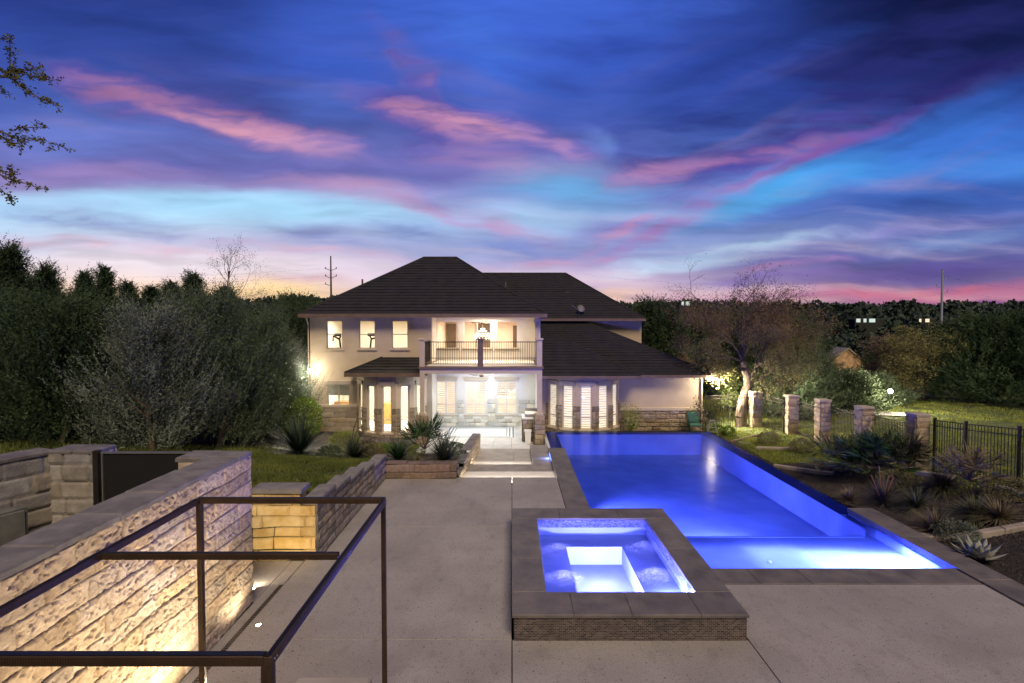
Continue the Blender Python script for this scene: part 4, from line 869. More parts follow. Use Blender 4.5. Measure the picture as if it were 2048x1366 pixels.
mb = MB(); mb.box(P(959,31.9), 31.85, .9, P(976,31.9), 31.95, 2.3); mb.box(P(993,31.9), 31.85, .9, P(1012,31.9), 31.95, 2.4); mb.box(P(899,31.5), 31.85, 1.55, P(911,31.5), 31.95, 2.1); mb.box(P(952,32.4), 32.38, 3.2, P(982,32.4), 32.45, 4.9); mb.box(P(894,32.4), 32.38, 3.4, P(912,32.4), 32.45, 4.9); mb.box(P(1026,32.4), 32.38, 3.2, P(1034,32.4), 32.45, 4.8); mb.build('dark_doorway_panel', M('dim_hall', (.16,.12,.085), rough=.9), house)  # dark panels stand in for the shade of unlit openings
mb = MB(); mb.add([(-.9,31.0,-.5),(1.18,31.0,-.5),(1.18,31.0,1.9),(-.9,31.0,.35),(-.9,31.3,-.5),(1.18,31.3,-.5),(1.18,31.3,1.9),(-.9,31.3,.35)], [(0,1,2,3),(7,6,5,4),(0,3,7,4),(3,2,6,7),(1,5,6,2)]); mb.m = 1; mb.box(-.9, 31.5, .4, 1.18, 31.6, 2.5); mb.build('staircase', [m_room, M('dim_hall2', (.13,.10,.07))], house)  # dark sheet behind the stair is coloured as an unlit hall
mb = MB(); mb.box(P(668,29), 28.9, -.5, P(715,29), 29.4, .7); mb.build('kitchen_counter', m_wood, house)
# lamps and fixtures on the porch and the balcony
COOL = (.88, .95, 1)
lamp('AREA', (-1.3, 26.3, 2.60), 150, COOL, 2.6, rot=(0,0,0), parent=house, name='porch_light'); lamp('AREA', (-2.9, 25.4, 2.60), 40, COOL, .8, rot=(0,0,0), parent=house, name='porch_light')
lamp('AREA', (-1.3, 27.2, 5.16), 130, (1,.82,.58), 1.6, rot=(0,0,0), parent=house, name='balcony_light')
lamp('POINT', (.2, 24.4, 2.3), 10, COOL, .1, parent=house, name='porch_light')
def fan(x, y, z, lab, tilt=0):
    t = thing('ceiling_fan', lab, 'ceiling fan', (x, y, z)); mb = MB(); mb.tube((x,y,z), (x,y,z-.18), .02); mb.lathe([(.001,-.34),(.09,-.33),(.12,-.26),(.10,-.18),(.001,-.17)], (x,y,z), 14); mb.build('motor', m_brown, t)
    for k in range(5):
        a = 2*PI*k/5+.3; d = Vector((math.cos(a), math.sin(a), 0)); s = Vector((-d.y, d.x, .25)).normalized(); c = Vector((x, y, z-.24)); mb = MB()
        mb.add([c+d*.1-s*.04, c+d*.62-s*.07, c+d*.62+s*.07, c+d*.1+s*.04, c+d*.1-s*.04+Vector((0,0,.012)), c+d*.62-s*.07+Vector((0,0,.012)), c+d*.62+s*.07+Vector((0,0,.012)), c+d*.1+s*.04+Vector((0,0,.012))], [(3,2,1,0),(4,5,6,7),(0,1,5,4),(1,2,6,5),(2,3,7,6),(3,0,4,7)]); mb.build('blade', m_brown, t)
fan(-1.45, 25.6, 2.70, 'brown ceiling fan on the ground floor porch ceiling'); fan(-1.45, 27.0, 5.18, 'ceiling fan on the upper balcony ceiling')
t = thing('chandelier', 'glowing tiered crystal chandelier behind the balcony windows', 'chandelier', (-1.6, 29.6, 4.3)); mb = MB(); mb.tube((-1.6,29.6,5.15), (-1.6,29.6,4.7), .012); mb.tube((-1.6,29.6,4.7), (-1.6,29.6,3.95), .03); mb.build('rod', m_steel, t); mb = MB()
for z, r, k in ((4.62,.10,5),(4.5,.2,8),(4.36,.34,12),(4.24,.45,16),(4.1,.5,18)):
    for i in range(k): a = 2*PI*i/k+z; mb.ball((-1.6+r*math.cos(a), 29.6+r*math.sin(a), z), .036, 5)
mb.build('bulb', EM('crystal', (1,.9,.7), 5), t)
t = thing('pendant_lamp', 'round white globe lamp hanging behind the left bay window', 'lamp', (-6.15, 28.2, 2)); mb = MB(); mb.ball((-6.15, 28.2, 1.75), .14, 8); mb.build('globe', EM('globe', (1,.96,.88), 8), t); mb = MB(); mb.tube((-6.15,28.2,1.88), (-6.15,28.2,2.49), .01); mb.build('cord', m_iron, t)
mb = MB(); mb.bev(-6.95, 28.9, -.5, -6.35, 29.3, .62, .01); mb.build('cabinet', M('yellow_wood', (.55,.36,.12), (.45,.28,.08), rough=.5), label='yellow wood cabinet seen through the left bay window', cat='cabinet')
def bike(x, y, lab, m=1):
    t = thing('exercise_machine', lab, 'exercise machine', (x, y, 3.0)); mb = MB()
    mb.box(x-.3, y-.5, 3.0, x+.3, y+.6, 3.12); mb.tube((x+.16*m,y-.1,3.1), (x+.03*m,y-.12,4.15), .045); mb.tube((x-.1*m,y+.3,3.1), (x+.10*m,y-.1,3.6), .04); mb.build('frame', m_iron, t)
    mb = MB(); mb.tube((x+.02*m,y-.12,4.12), (x-.28*m,y-.14,4.28-.1*(m < 0)), .05); mb.tube((x-.28*m,y-.14,4.28-.1*(m < 0)), (x-.3*m,y-.1,4.0), .035); mb.tube((x+.12*m,y-.12,4.28), (x+.02*m,y-.12,4.12), .04); mb.build('handlebar', m_iron, t)
    mb = MB(); mb.box(x-.2, y-.2, 4.26, x+.14, y-.15, 4.40); mb.tube((x-.12,y,3.55), (x+.2,y,3.52), .03); mb.build('console', M('console', (.05,.05,.05)), t)
bike(P(679,27.6), 27.6, 'dark exercise machine behind the leftmost upper window'); bike(P(745,27.9), 27.9, 'dark exercise machine behind the middle of the three upper windows', -1)
def flood(x, y, z, dx, lab, pw, colr, tg=None):
    t = thing('wall_light', lab, 'wall light', (x, y, z)); mb = MB(); mb.tube((x,y+.12,z), (x,y+.02,z), .05, n=10); mb.tube((x,y+.02,z), (x+dx*.16,y-.12,z-.02), .03, n=8); mb.build('bracket', m_white, t)
    for s in (0, 1):
        p = Vector((x+dx*(.10+.12*s), y-.16, z-.03)); mb = MB(); mb.ball(p, .055, 7); mb.build('bulb', EM('flood_bulb', (1,.93,.82), 40), t)
    lamp('POINT', (x+dx*.2, y-.5, z-.03), pw, colr, .07, parent=t, name='flood_light')
    if tg: lamp('SPOT', (x+dx*.3, y-.3, z-.03), tg[0], colr, .07, spot=150, blend=.7, parent=t, target=tg[1], name='flood_beam')
flood(XL+.08, Yf-.1, Z(738, Yf), .4, 'very bright flood light on the left corner of the house', 75, (1,.90,.72), (1500, (-13, 18, .5)))
flood(XR1+.16, Yr-.2, Z(757, Yr), .5, 'very bright flood light at the right end of the wing', 170, (1,.84,.60), (4200, (17, 25.5, -1)))
# patio things
t = thing('rug', 'white patio rug with grey striped border', 'rug', (-1.6, 26.7, -.5)); mb = MB(); rx0, rx1, ry0, ry1 = -3.25, .14, 25.35, 28.05
mb.bev(rx0, ry0, -.499, rx1, ry1, -.487, .004); mb.build('field', m_white, t); mb = MB()
def ringb(mb, i, w, z=-.4865):
    mb.box(rx0+i, ry0+i, z, rx1-i, ry0+i+w, z+.002); mb.box(rx0+i, ry1-i-w, z, rx1-i, ry1-i, z+.002); mb.box(rx0+i, ry0+i+w, z, rx0+i+w, ry1-i-w, z+.002); mb.box(rx1-i-w, ry0+i+w, z, rx1-i, ry1-i-w, z+.002)
ringb(mb, .03, .09); ringb(mb, .22, .07); ringb(mb, .38, .04); mb.build('border', M('rug_grey', (.22,.24,.28), rough=.9), t)
gx0 = P(1046, 24.6); t = thing('barbecue_grill', 'steel domed grill built into a small stone counter beside the column', 'grill', (gx0+.4, 24.6, -.5))
stone_obj('counter', [stone_panel((gx0, 24.55, -.5), (1,0,0), (0,-1,0), .8, 1.02, .03, .2, 121, .3, .5, bumpy=.015, pits=False), stone_panel((gx0, 25.5, -.5), (0,-1,0), (-1,0,0), .95, 1.02, .04, .2, 122, .3, .5, bumpy=.015, pits=False)], [(gx0, 24.56, -.5, gx0+.8, 25.5, .52)], m_wains, t)
mb = MB(); mb.bev(gx0-.05, 24.48, .53, gx0+.85, 25.55, .60, .01); mb.build('counter_top', m_white, t)
mb = MB(); n = 10; prof = [(math.cos(PI*k/n)*.30, math.sin(PI*k/n)*.36) for k in range(n+1)]
vs = [(gx0+.1+.62*s, 25.0+a, .61+b) for s in (0, 1) for a, b in prof]; mb.add(vs, [(k, k+1, n+2+k, n+1+k) for k in range(n)], smooth=True); mb.add(vs[:n+1], [tuple(range(n+1))]); mb.add(vs[n+1:], [tuple(range(n+1))]); mb.build('hood', m_steel, t)
mb = MB(); mb.path([(gx0+.2,24.72,.72),(gx0+.2,24.66,.72),(gx0+.62,24.66,.72),(gx0+.62,24.72,.72)], .012); mb.build('handle', m_steel, t)
t = thing('waste_bin', 'white plastic bin standing before the grill counter', 'bin', (P(1056,24.1), 24.1, -.5)); bxm = P(1056, 24.1); mb = MB()
def taper(mb, x, y, z0, z1, a0, b0, a1, b1): mb.add([(x-a0,y-b0,z0),(x+a0,y-b0,z0),(x+a0,y+b0,z0),(x-a0,y+b0,z0),(x-a1,y-b1,z1),(x+a1,y-b1,z1),(x+a1,y+b1,z1),(x-a1,y+b1,z1)], [(3,2,1,0),(4,5,6,7),(0,1,5,4),(1,2,6,5),(2,3,7,6),(3,0,4,7)])
taper(mb, bxm, 24.1, -.5, .08, .11, .14, .14, .18); mb.build('body', m_white, t); mb = MB(); mb.bev(bxm-.16, 23.9, .081, bxm+.16, 24.3, .13, .02); mb.build('lid', m_white, t)
# glowing strip and lamp added to give the blue gleam on the pool wall
t = thing('step_light', 'small blue glowing strip added for the blue gleam on the pool wall beside the steps', 'light', (1.40, 18.6, -.1)); mb = MB(); mb.box(1.425, 19.6, -.13, 1.438, 20.6, -.06); mb.build('lens', EM('blue_glow_strip', (.12,.2,1), 5), t); lamp('AREA', (1.36, 20.1, -.1), 5, (.2,.3,1), .2, rot=(0, math.radians(60), 0), parent=t)
for y, x0, x1, z, lab in ((17.035, -1.5, 1.3, -.035, 'light strip tucked under the deck edge over the first step'), (19.26, -1.4, .6, -.2, 'light strip under the nosing of the second step')):
    mb = MB(); mb.box(x0, y, z, x1, y+.012, z+.014); t = mb.build('step_light', EM('strip', (1,.92,.8), 6), label=lab, cat='light')
    l = lamp('AREA', (0, 0, 0), 55, (1,.93,.82), .1, rot=(math.radians(35), 0, 0)); l.data.shape = 'RECTANGLE'; l.data.size = x1-x0; l.data.size_y = .03; l.location = ((x0+x1)/2, y+.03, z)
# satellite dish
t = thing('satellite_dish', 'small grey satellite dish on the right roof', 'satellite dish', (P(1158, 30), 30, 5)); c = Vector((P(1158,32.8), 32.8, Z(622,32.8))); mb = MB(); mb.tube(c+Vector((0,0,-.5)), c, .03); mb.tube(c, c+Vector((-.45,-.1,.35)), .02); mb.build('mast', m_steel, t)
mb = MB(); mb.T = Matrix.Translation(c+Vector((.1,0,.12))) @ Matrix.Rotation(math.radians(35), 4, 'Y') @ Matrix.Rotation(math.radians(60), 4, 'X'); mb.lathe([(.001,0),(.12,.015),(.24,.06),(.25,.065),(.12,.03),(.001,.012)], (0,0,0), 18); mb.build('dish', m_cap, t)

# ------------------------------------------------------------------ vegetation helpers
def leaves(P_, D_, Lz, Wd, curl=.0, rnd=R):
    """diamond leaves: base points, directions, lengths, widths -> V,F"""
    n = len(P_); D_ = D_/np.linalg.norm(D_, axis=1, keepdims=True)
    a = rnd.normal(size=(n, 3)); s = np.cross(D_, a); s /= np.linalg.norm(s, axis=1, keepdims=True)+1e-9
    Lz = np.broadcast_to(Lz, (n,))[:, None]; Wd = np.broadcast_to(Wd, (n,))[:, None]
    m = P_+D_*Lz*.5; up = np.cross(s, D_)*Lz*curl
    V = np.stack([P_, m+s*Wd*.5+up, P_+D_*Lz, m-s*Wd*.5+up], 1).reshape(-1, 3)
    return V, np.arange(n*4).reshape(n, 4)
def tri_mesh_join(parts):
    V = []; F = []; b = 0
    for v, f in parts: V.append(v); F.append(f+b); b += len(v)
    return np.concatenate(V), np.concatenate(F)
def tubes(segs, k=5):
    """segs: (p0,p1,r0,r1) rows -> V,F"""
    V = []; F = []; b = 0
    for p0, p1, r0, r1 in segs:
        p0 = np.array(p0); p1 = np.array(p1); d = p1-p0; d = d/(np.linalg.norm(d)+1e-9); a = np.cross(d, [.3, .9, .2]); a /= np.linalg.norm(a)+1e-9; c = np.cross(d, a)
        t = np.arange(k)*2*PI/k; ring = np.cos(t)[:, None]*a+np.sin(t)[:, None]*c
        V.append(p0+ring*r0); V.append(p1+ring*r1); i = np.arange(k); j = (i+1) % k
        F.append(np.stack([b+i, b+j, b+k+j, b+k+i], 1)); b += 2*k
    return np.concatenate(V), np.concatenate(F)
def branches(p, d, L, r, depth, rs, segs, tips, spread=.6, up=.15, nseg=4, kids=(3, 4), shrink=.68, wob=.25):
    pts = [np.array(p, float)]; d = np.array(d, float); d /= np.linalg.norm(d)
    for i in range(nseg):
        d = d+rs.normal(size=3)*wob*.5+np.array([0, 0, up*.4]); d /= np.linalg.norm(d)
        q = pts[-1]+d*L/nseg; segs.append((pts[-1], q, r*(1-.5*i/nseg), r*(1-.5*(i+1)/nseg))); pts.append(q)
        if depth <= 1: tips.append((q, d.copy()))
    if depth > 0:
        for k in range(rs.randint(kids[0], kids[1]+1)):
            a = rs.normal(size=3); a -= d*np.dot(a, d); a /= np.linalg.norm(a)
            nd_ = d*(1-spread*.5)+a*spread*(.6+.6*rs.rand()); i = rs.randint(max(1, nseg-2), nseg+1)
            branches(pts[i], nd_, L*shrink*(.8+.4*rs.rand()), r*.5*(.8+.4*rs.rand()), depth-1, rs, segs, tips, spread, up, nseg, kids, shrink, wob)
def obj_mesh(name, V, F, mat, parent=None, smooth=False, **kw):
    off = np.array(WL[parent.name]) if parent else np.zeros(3)
    me = mesh_np(name, np.asarray(V)-off, F)
    if smooth: me.polygons.foreach_set('use_smooth', np.ones(len(F), bool))
    return link(name, me, mat, parent, **kw)
def copy_tree(src, loc, rz=0, sc=1, label=None, group=None, sz=None):
    r = src.copy(); C.objects.link(r); r.location = loc; r.rotation_euler = (0, 0, rz); r.scale = (sc, sc, sz or sc)
    if label: r['label'] = label
    if group: r['group'] = group
    for ch in src.children:
        c = ch.copy(); C.objects.link(c); c.parent = r
    WL[r.name] = Vector(loc); return r
m_jun = LEAF('juniper_leaf', (0.142,0.191,0.096), (0.034,0.054,0.030), scale=1.3)
m_jun2 = LEAF('juniper_leaf_grey', (0.260,0.306,0.231), (0.033,0.045,0.033), scale=1.1)
m_con = LEAF('dark_conifer_leaf', (0.084,0.130,0.056), (0.018,0.038,0.021), scale=1.0)
m_oakl = LEAF('oak_leaf', (0.221,0.203,0.073), (0.104,0.099,0.042), scale=1.2)
m_redt = LEAF('rusty_twigs', (0.204,0.149,0.108), (0.108,0.082,0.062), scale=1.2)
m_gold = LEAF('dry_gold_leaf', (.30,.19,.08), (.16,.10,.05), scale=2)
m_lime_l = LEAF('lime_leaf', (.26,.36,.05), (.12,.18,.03), scale=3)
m_shrub = LEAF('shrub_leaf', (.34,.38,.10), (.16,.20,.05), scale=3)
m_yuc = LEAF('yucca_leaf', (.07,.10,.055), (.03,.045,.028), scale=2)
m_palm = LEAF('palm_leaf', (.06,.125,.04), (.025,.05,.018), scale=2)
m_dry = LEAF('dry_grass', (.26,.21,.12), (.12,.10,.06), scale=3)

def juniper_mesh(h, rad, n, seed, lean=.55, leaf=.075, base=.0, shape=1.0, per=22, sl=1.0):
    """feathery sprays through an uneven crown"""
    rs = np.random.RandomState(seed); n = int(n)
    ph = rs.rand(n*3)*2*PI; t = rs.rand(n*3)**.85
    lob = fbm(np.cos(ph)*1.6+seed, np.sin(ph)*1.6, t*4, seed, 3)
    env = rad*(np.clip(1-t, 0, 1)**(.6 if shape <= 1 else .95)*shape+(1-shape)*.6)*(1-.30*np.clip(.18-t, 0, 1)/.18)*(.10+1.75*lob)
    rr = env*(rs.rand(n*3)**.4); keep = rs.permutation(n*3)[:n]
    x = rr*np.cos(ph); y = rr*np.sin(ph); z = base+t*(h-base)*(.9+.2*lob)
    cl = fbm(x*.9+seed, y*.9, z*.8, seed+50, 3); ok = np.where((cl > .44) | (t > .62))[0]; keep = (ok if len(ok) >= n else np.arange(n*3))[:n]
    P0 = np.stack([x, y, z], 1)[keep]; ph = ph[keep]; rr = rr[keep]; env = env[keep]
    out = np.stack([np.cos(ph), np.sin(ph), np.full(n, lean)+rs.rand(n)*.5], 1)+rs.normal(size=(n, 3))*.25
    out /= np.linalg.norm(out, axis=1, keepdims=True); L = ((.28+.4*rs.rand(n))*rad/2.2+.12)*sl
    s = np.tile(np.linspace(0, 1, per), (n, 1)); Pp = P0[:, None, :]+out[:, None, :]*(s*L[:, None])[..., None]
    Pp[..., 2] += (s**2*L[:, None]*.25)
    side = rs.normal(size=(n, per, 3)); D_ = out[:, None, :]*.9+side*.55
    sz = leaf*(1.1-.5*s)*(.7+.6*rs.rand(n, per))
    return leaves(Pp.reshape(-1, 3), D_.reshape(-1, 3), sz.reshape(-1)*1.9, sz.reshape(-1)*.55, rnd=rs)
def trunk_segs(h, r, seed, k=7, lean=.15, x=0, y=0):
    rs = np.random.RandomState(seed); segs = []; tips = []
    p = np.array([x, y, -.3]); d = np.array([rs.normal()*lean, rs.normal()*lean, 1.])
    branches(p, d, h*.60, r, 1, rs, segs, tips, .7, .1, 7, (k, k), .4, .12)
    return tubes(segs)
def tree(name, loc, V, F, mat, label, cat='tree', group=None, trunk=None, tmat=None, crown='crown'):
    t = thing(name, label, cat, (0, 0, 0), group)
    obj_mesh(crown, V, F, mat, t)
    if trunk: obj_mesh('trunk', trunk[0], trunk[1], tmat or m_bark, t, smooth=True)
    t.location = loc; WL[t.name] = Vector(loc); return t
G = lambda x, y: float(gz(x, y))
def at(px, Y, dz=0): x = fX(px, Y); return (x, Y, G(x, Y)+dz)

# ---- big junipers on the left
grp = 'junipers left of the house'
protoA = tree('juniper_tree', at(430, 21.3), *juniper_mesh(5.2, 2.5, 1500, 1, lean=1.3, leaf=.065, per=30, sl=1.9), m_jun, 'wide feathery juniper with bare stems at its foot, nearest the flood light', group=grp, trunk=trunk_segs(4, .13, 3))
protoB = tree('juniper_tree', at(300, 19.6), *juniper_mesh(4.4, 2.4, 1500, 2, lean=1.0, leaf=.065, per=30, sl=1.8), m_jun2, 'silvery grey juniper in the middle of the left hedge', group=grp, trunk=trunk_segs(3.5, .12, 4))
protoC = tree('juniper_tree', at(120, 20.5), *juniper_mesh(4.9, 3.0, 2000, 5, lean=.8, leaf=.07, per=28, sl=1.6), m_con, 'dark juniper at the left with its base in shadow', group=grp, trunk=trunk_segs(3.5, .12, 6))
copy_tree(protoA, at(520, 23.5), 1.9, .92, 'juniper with pale upswept sprays closest to the house wall', grp)
copy_tree(protoC, at(-70, 20.8), 2.2, 1.05, 'dark juniper cut by the left edge of the photo', grp)
copy_tree(protoC, at(215, 23.5), 4.0, 1.02, 'dark juniper behind the silvery one', grp)
copy_tree(protoB, at(565, 25.5), 2.6, .80, 'small grey juniper touching the corner of the house', grp)
copy_tree(protoA, at(370, 25), 3.3, 1.0, 'feathery juniper standing behind the two front ones', grp)
# ---- conifers rising behind
grp = 'conifers on the left skyline'
cA = tree('conifer_tree', at(25, 25), *juniper_mesh(7.9, 2.8, 2700, 11, lean=.45, leaf=.085, shape=1.25), m_con, 'tallest dark conifer at the far left skyline', group=grp, trunk=trunk_segs(7, .16, 7))
cB = tree('conifer_tree', at(172, 31), *juniper_mesh(7.6, 1.9, 1800, 12, lean=.45, leaf=.085, shape=1.25), m_con, 'slim pointed conifer, first of the pair beyond the tall left ones', group=grp, trunk=trunk_segs(7, .14, 8))
for px, Y, rz, sc, sz, src, lab in ((95,27,1.2,.95,.93,cA,'second tall conifer just right of the tallest one'),(212,31,2.2,1.05,1.05,cB,'slim pointed conifer, second of the pair'),(258,32,3.1,1.1,.95,cB,'short conifer right of the pointed pair'),
      (305,34,.6,1.4,.93,cB,'bushy low conifer in the left skyline dip'),(345,33,1.6,1.3,.95,cB,'rounded conifer left of the bare tree'),(388,31,2.7,1.2,1.0,cB,'dark conifer standing before the bare tree'),(450,33,4.4,1.4,.92,cB,'dark conifer at the foot of the bare tree'),(-40,26,2,1.05,.95,cA,'tall conifer mostly outside the left edge')):
    copy_tree(src, at(px, Y, -.1), rz, sc, lab, grp, sz=sz)
def bare_tree(name, loc, h, seed, label, mat, leafmat=None, leafn=0, depth=4, r=.12, cat='tree', group=None, lsz=.06, spread=.62, kids=(3, 4), L0=None, d0=(0, 0, 1), lsp=.12, nseg=4, shrink=.68, ext=None, wob=.25, up=.15, lrange=None):
    rs = np.random.RandomState(seed); segs = []; tips = []
    branches((0, 0, -.1), d0, L0 or h*.38, r, depth, rs, segs, tips, spread, up, nseg, kids, shrink, wob)
    if ext: ext(rs, segs, tips)
    V, F = tubes(segs, 5); t = thing(name, label, cat, (0, 0, 0), group); obj_mesh('trunk', V, F, mat, t, smooth=True)
    if leafn:
        tp = np.array([q for q, d in tips]); td = np.array([d for q, d in tips]); k = rs.randint(0, len(tp), leafn)
        LV, LF = leaves(tp[k]+rs.normal(size=(leafn, 3))*lsp, td[k]*.4+rs.normal(size=(leafn, 3))*.7, lsz*(.6+.8*rs.rand(leafn)), lsz*.5, rnd=rs)
        obj_mesh('crown', LV, LF, leafmat, t)
    t.location = loc; WL[t.name] = Vector(loc); return t
bare_tree('bare_tree', at(448, 30, .3), 10.4, 21, 'leafless tree with a fan of fine twigs on the left skyline', m_twig, m_con, 1800, depth=5, r=.15, spread=.6, L0=4.2, lsz=.06, kids=(2, 3))
bare_tree('bare_tree', at(520, 31, .0), 7.2, 23, 'low leafless tree between the fan shaped one and the house roof', m_twig, m_con, 1200, depth=5, r=.10, spread=.75, L0=3.0, lsz=.05, kids=(2, 3))

# ---- large half bare oak on the right
m_brcr = LEAF('brown_crown', (0.250,0.164,0.085), (0.125,0.085,0.045), scale=1.2)
def oak():
    rs = np.random.RandomState(41); Y = 27.4; k = Y/FP
    pp = [(1486,868,0),(1484,835,.0),(1490,800,.1),(1500,772,.1),(1497,752,0),(1488,735,-.1),(1483,722,-.1)]
    pts = [np.array([(a-1024)*k, Y+c, HC-(b-650)*k]) for a, b, c in pp]; rr = [.34,.28,.25,.235,.22,.2,.18]
    segs = [(pts[i], pts[i+1], rr[i], rr[i+1]) for i in range(6)]; tips = []
    top = pts[-1]; fork = pts[3]
    for (px, py, dy, r) in ((1440,640,-.8,.10),(1410,690,.6,.10),(1480,600,.5,.12),(1520,600,-.6,.11),(1560,640,.4,.11),(1590,690,-.5,.09),(1470,660,1.2,.1),(1540,690,-1.3,.09),(1425,715,-.9,.07),(1500,640,-1.4,.1),(1450,610,1.1,.09),(1560,600,1.2,.09)):
        tgt = np.array([(px-1024)*k, Y+dy, HC-(py-650)*k]); src = fork if px > 1530 else top; d = tgt-src; L = np.linalg.norm(d)*.84
        branches(src, d, L, r*.62, 4, rs, segs, tips, .8, .02, 4, (3, 4), .58, .3)
    
    V, F = tubes(segs, 5); t = thing('oak_tree', 'large half bare oak with a curved trunk beside the first stone pillar', 'tree', tuple(pts[0])); obj_mesh('trunk', V, F, M('oak_bark', (.15,.115,.088), (.07,.054,.042), rough=.95, scale=7, bump=.03, bscale=14, stretch=(1,1,.4)), t, smooth=True)
    tp = np.array([q for q, d in tips]); td = np.array([d for q, d in tips])
    n = 50000; k_ = rs.randint(0, len(tp), n); q = tp[k_]+rs.normal(size=(n, 3))*.22; low = (q[:, 2] < 4.0+rs.normal(size=n)*.7)
    for nm, sel, mat, sz in (('leaf_crown', low, m_oakl, .085), ('twig_crown', ~low, m_brcr, .08)):
        m = np.where(sel)[0]; m = m if nm == 'leaf_crown' else m[rs.rand(len(m)) < np.clip(1.1-(q[m, 2]-4.2)*.36, .05, 1)]
        LV, LF = leaves(q[m], td[k_[m]]*.5+rs.normal(size=(len(m), 3))*.6, sz*(.7+.8*rs.rand(len(m))), sz*.42, rnd=rs); obj_mesh(nm, LV, LF, mat, t)
oak()
m_smallleaf = LEAF('small_leaf', (.10,.13,.035), (.05,.07,.02), scale=2)
bare_tree('small_tree', at(1462, 29.5), 3.2, 45, 'small forked leafy tree lit green behind the oak', m_bark, m_smallleaf, 1700, depth=3, r=.06, spread=.7, L0=1.2, lsz=.11, kids=(3, 4), lsp=.2)
# juniper group behind the fence
grp = 'junipers beyond the fence on the right'
jR = tree('juniper_tree', at(1690, 34), *juniper_mesh(2.0, 2.8, 1500, 51, lean=.25, leaf=.10), m_jun, 'low spreading juniper in front of the stone cottage', group=grp)
jS = tree('juniper_tree', at(1585, 31), *juniper_mesh(5.3, 2.5, 2000, 52, lean=.4, leaf=.09), m_jun, 'dense juniper just right of the oak', group=grp, trunk=trunk_segs(4, .12, 9))
copy_tree(jR, at(1560, 32), 2, .9, 'low juniper behind the second fence pillar', grp); copy_tree(jS, at(1600, 36), 2.1, .85, 'juniper with a pale side behind the oak crown', grp); copy_tree(jR, at(1745, 37), 4, .85, 'low juniper left of the garden spotlight', grp)
def broad_mesh(h, rad, n, seed, leaf=.10, flat=.8, base=.25):
    rs = np.random.RandomState(seed); nc = 46; ph = rs.rand(nc)*2*PI; t = rs.rand(nc); rr = rad*np.sqrt(rs.rand(nc))*np.sqrt(np.clip(1-(t-.35)**2*1.7, .1, 1))
    cc = np.stack([rr*np.cos(ph), rr*np.sin(ph), h*(base+(1-base)*t)*.9], 1); k = rs.randint(0, nc, n); cr = (.22+.3*rs.rand(nc))*rad*.75
    v = rs.normal(size=(n, 3)); v /= np.linalg.norm(v, axis=1, keepdims=True); q = cc[k]+v*(cr[k]*(rs.rand(n)**.35))[:, None]*[1, 1, flat]
    keep = fbm(q[:, 0]*1.4, q[:, 1]*1.4, q[:, 2]*1.4, seed, 3) > .40; q = q[keep]; v = v[keep]; m = len(q)
    return leaves(q, v+rs.normal(size=(m, 3))*.8, leaf*(.7+.7*rs.rand(m)), leaf*.55, rnd=rs)
grp = 'trees along the right meadow'
bA = tree('broadleaf_tree', at(1850, 40), *broad_mesh(5.6, 3.2, 16000, 61, .13), m_oakl, 'rounded olive tree lit by the garden spotlight', group=grp, trunk=trunk_segs(4, .13, 31))
bB = tree('broadleaf_tree', at(1790, 44), *broad_mesh(5.3, 2.6, 13000, 62, .13), m_redt, 'brownish tree right of the stone cottage', group=grp, trunk=trunk_segs(4, .12, 32))
bC = tree('broadleaf_tree', at(1960, 38), *juniper_mesh(5.6, 3.4, 2300, 63, lean=.3, leaf=.11), m_con, 'wide dark evergreen near the right edge', group=grp, trunk=trunk_segs(4, .12, 33))
for px, Y, rz, sc, sz, src, lab in ((2045,36,1,1.1,1.0,bC,'tall dark evergreen cut by the right edge'),(1905,44,2.2,1.0,1.0,bC,'dark evergreen between the olive tree and the wide one'),(1775,52,2,.9,.75,bC,'small dark evergreen beside the cottage'),(2010,46,3.1,1.25,1.1,bC,'dark evergreen behind the one at the right edge'),(1880,52,.5,1.1,.95,bB,'brownish tree half hidden behind the olive tree'),(1975,56,4.1,1.2,1.0,bB,'pale leafless looking tree high on the right')):
    copy_tree(src, at(px, Y), rz, sc, lab, grp, sz=sz)
grp = 'trees behind the right wing'
for px, Y, rz, sc, sz, src, lab in ((1310,42,1,1.1,1.2,bC,'dark evergreen behind the end of the roof'),(1360,46,2.5,1.1,1.15,bC,'dark evergreen left of the oak crown'),(1260,50,3.5,1.2,1.3,bA,'olive tree rising just above the roof slope'),(1400,50,4.5,1.2,1.25,bA,'olive tree behind the oak crown'),(1480,46,5.5,1.2,1.2,bC,'dark evergreen hidden behind the oak crown'),(1225,58,1.5,1.3,1.3,bC,'far evergreen peeping over the roof slope'),(1340,60,.4,1.3,1.25,bB,'brownish tree far behind the wing'),(1600,52,3.2,1.3,1.05,bC,'dark evergreen behind the fence junipers')):
    copy_tree(src, at(px, Y), rz, sc, lab, grp, sz=sz)
bare_tree('golden_shrub', at(1362, 34, .6), 2.6, 46, 'dry golden shrub glowing behind the roof edge', m_twig, m_gold, 3500, depth=3, r=.05, spread=.7, L0=1.3, lsz=.12, kids=(4, 5), lsp=.1, cat='shrub')
# left house corner backdrop
copy_tree(protoC, at(590, 34), 1, 1.1, 'dark juniper seen between the hedge and the house corner', 'junipers left of the house')
copy_tree(bC, at(600, 48), 1, 1.3, 'far dark evergreen left of the house roof', 'conifers on the left skyline', sz=1.25)

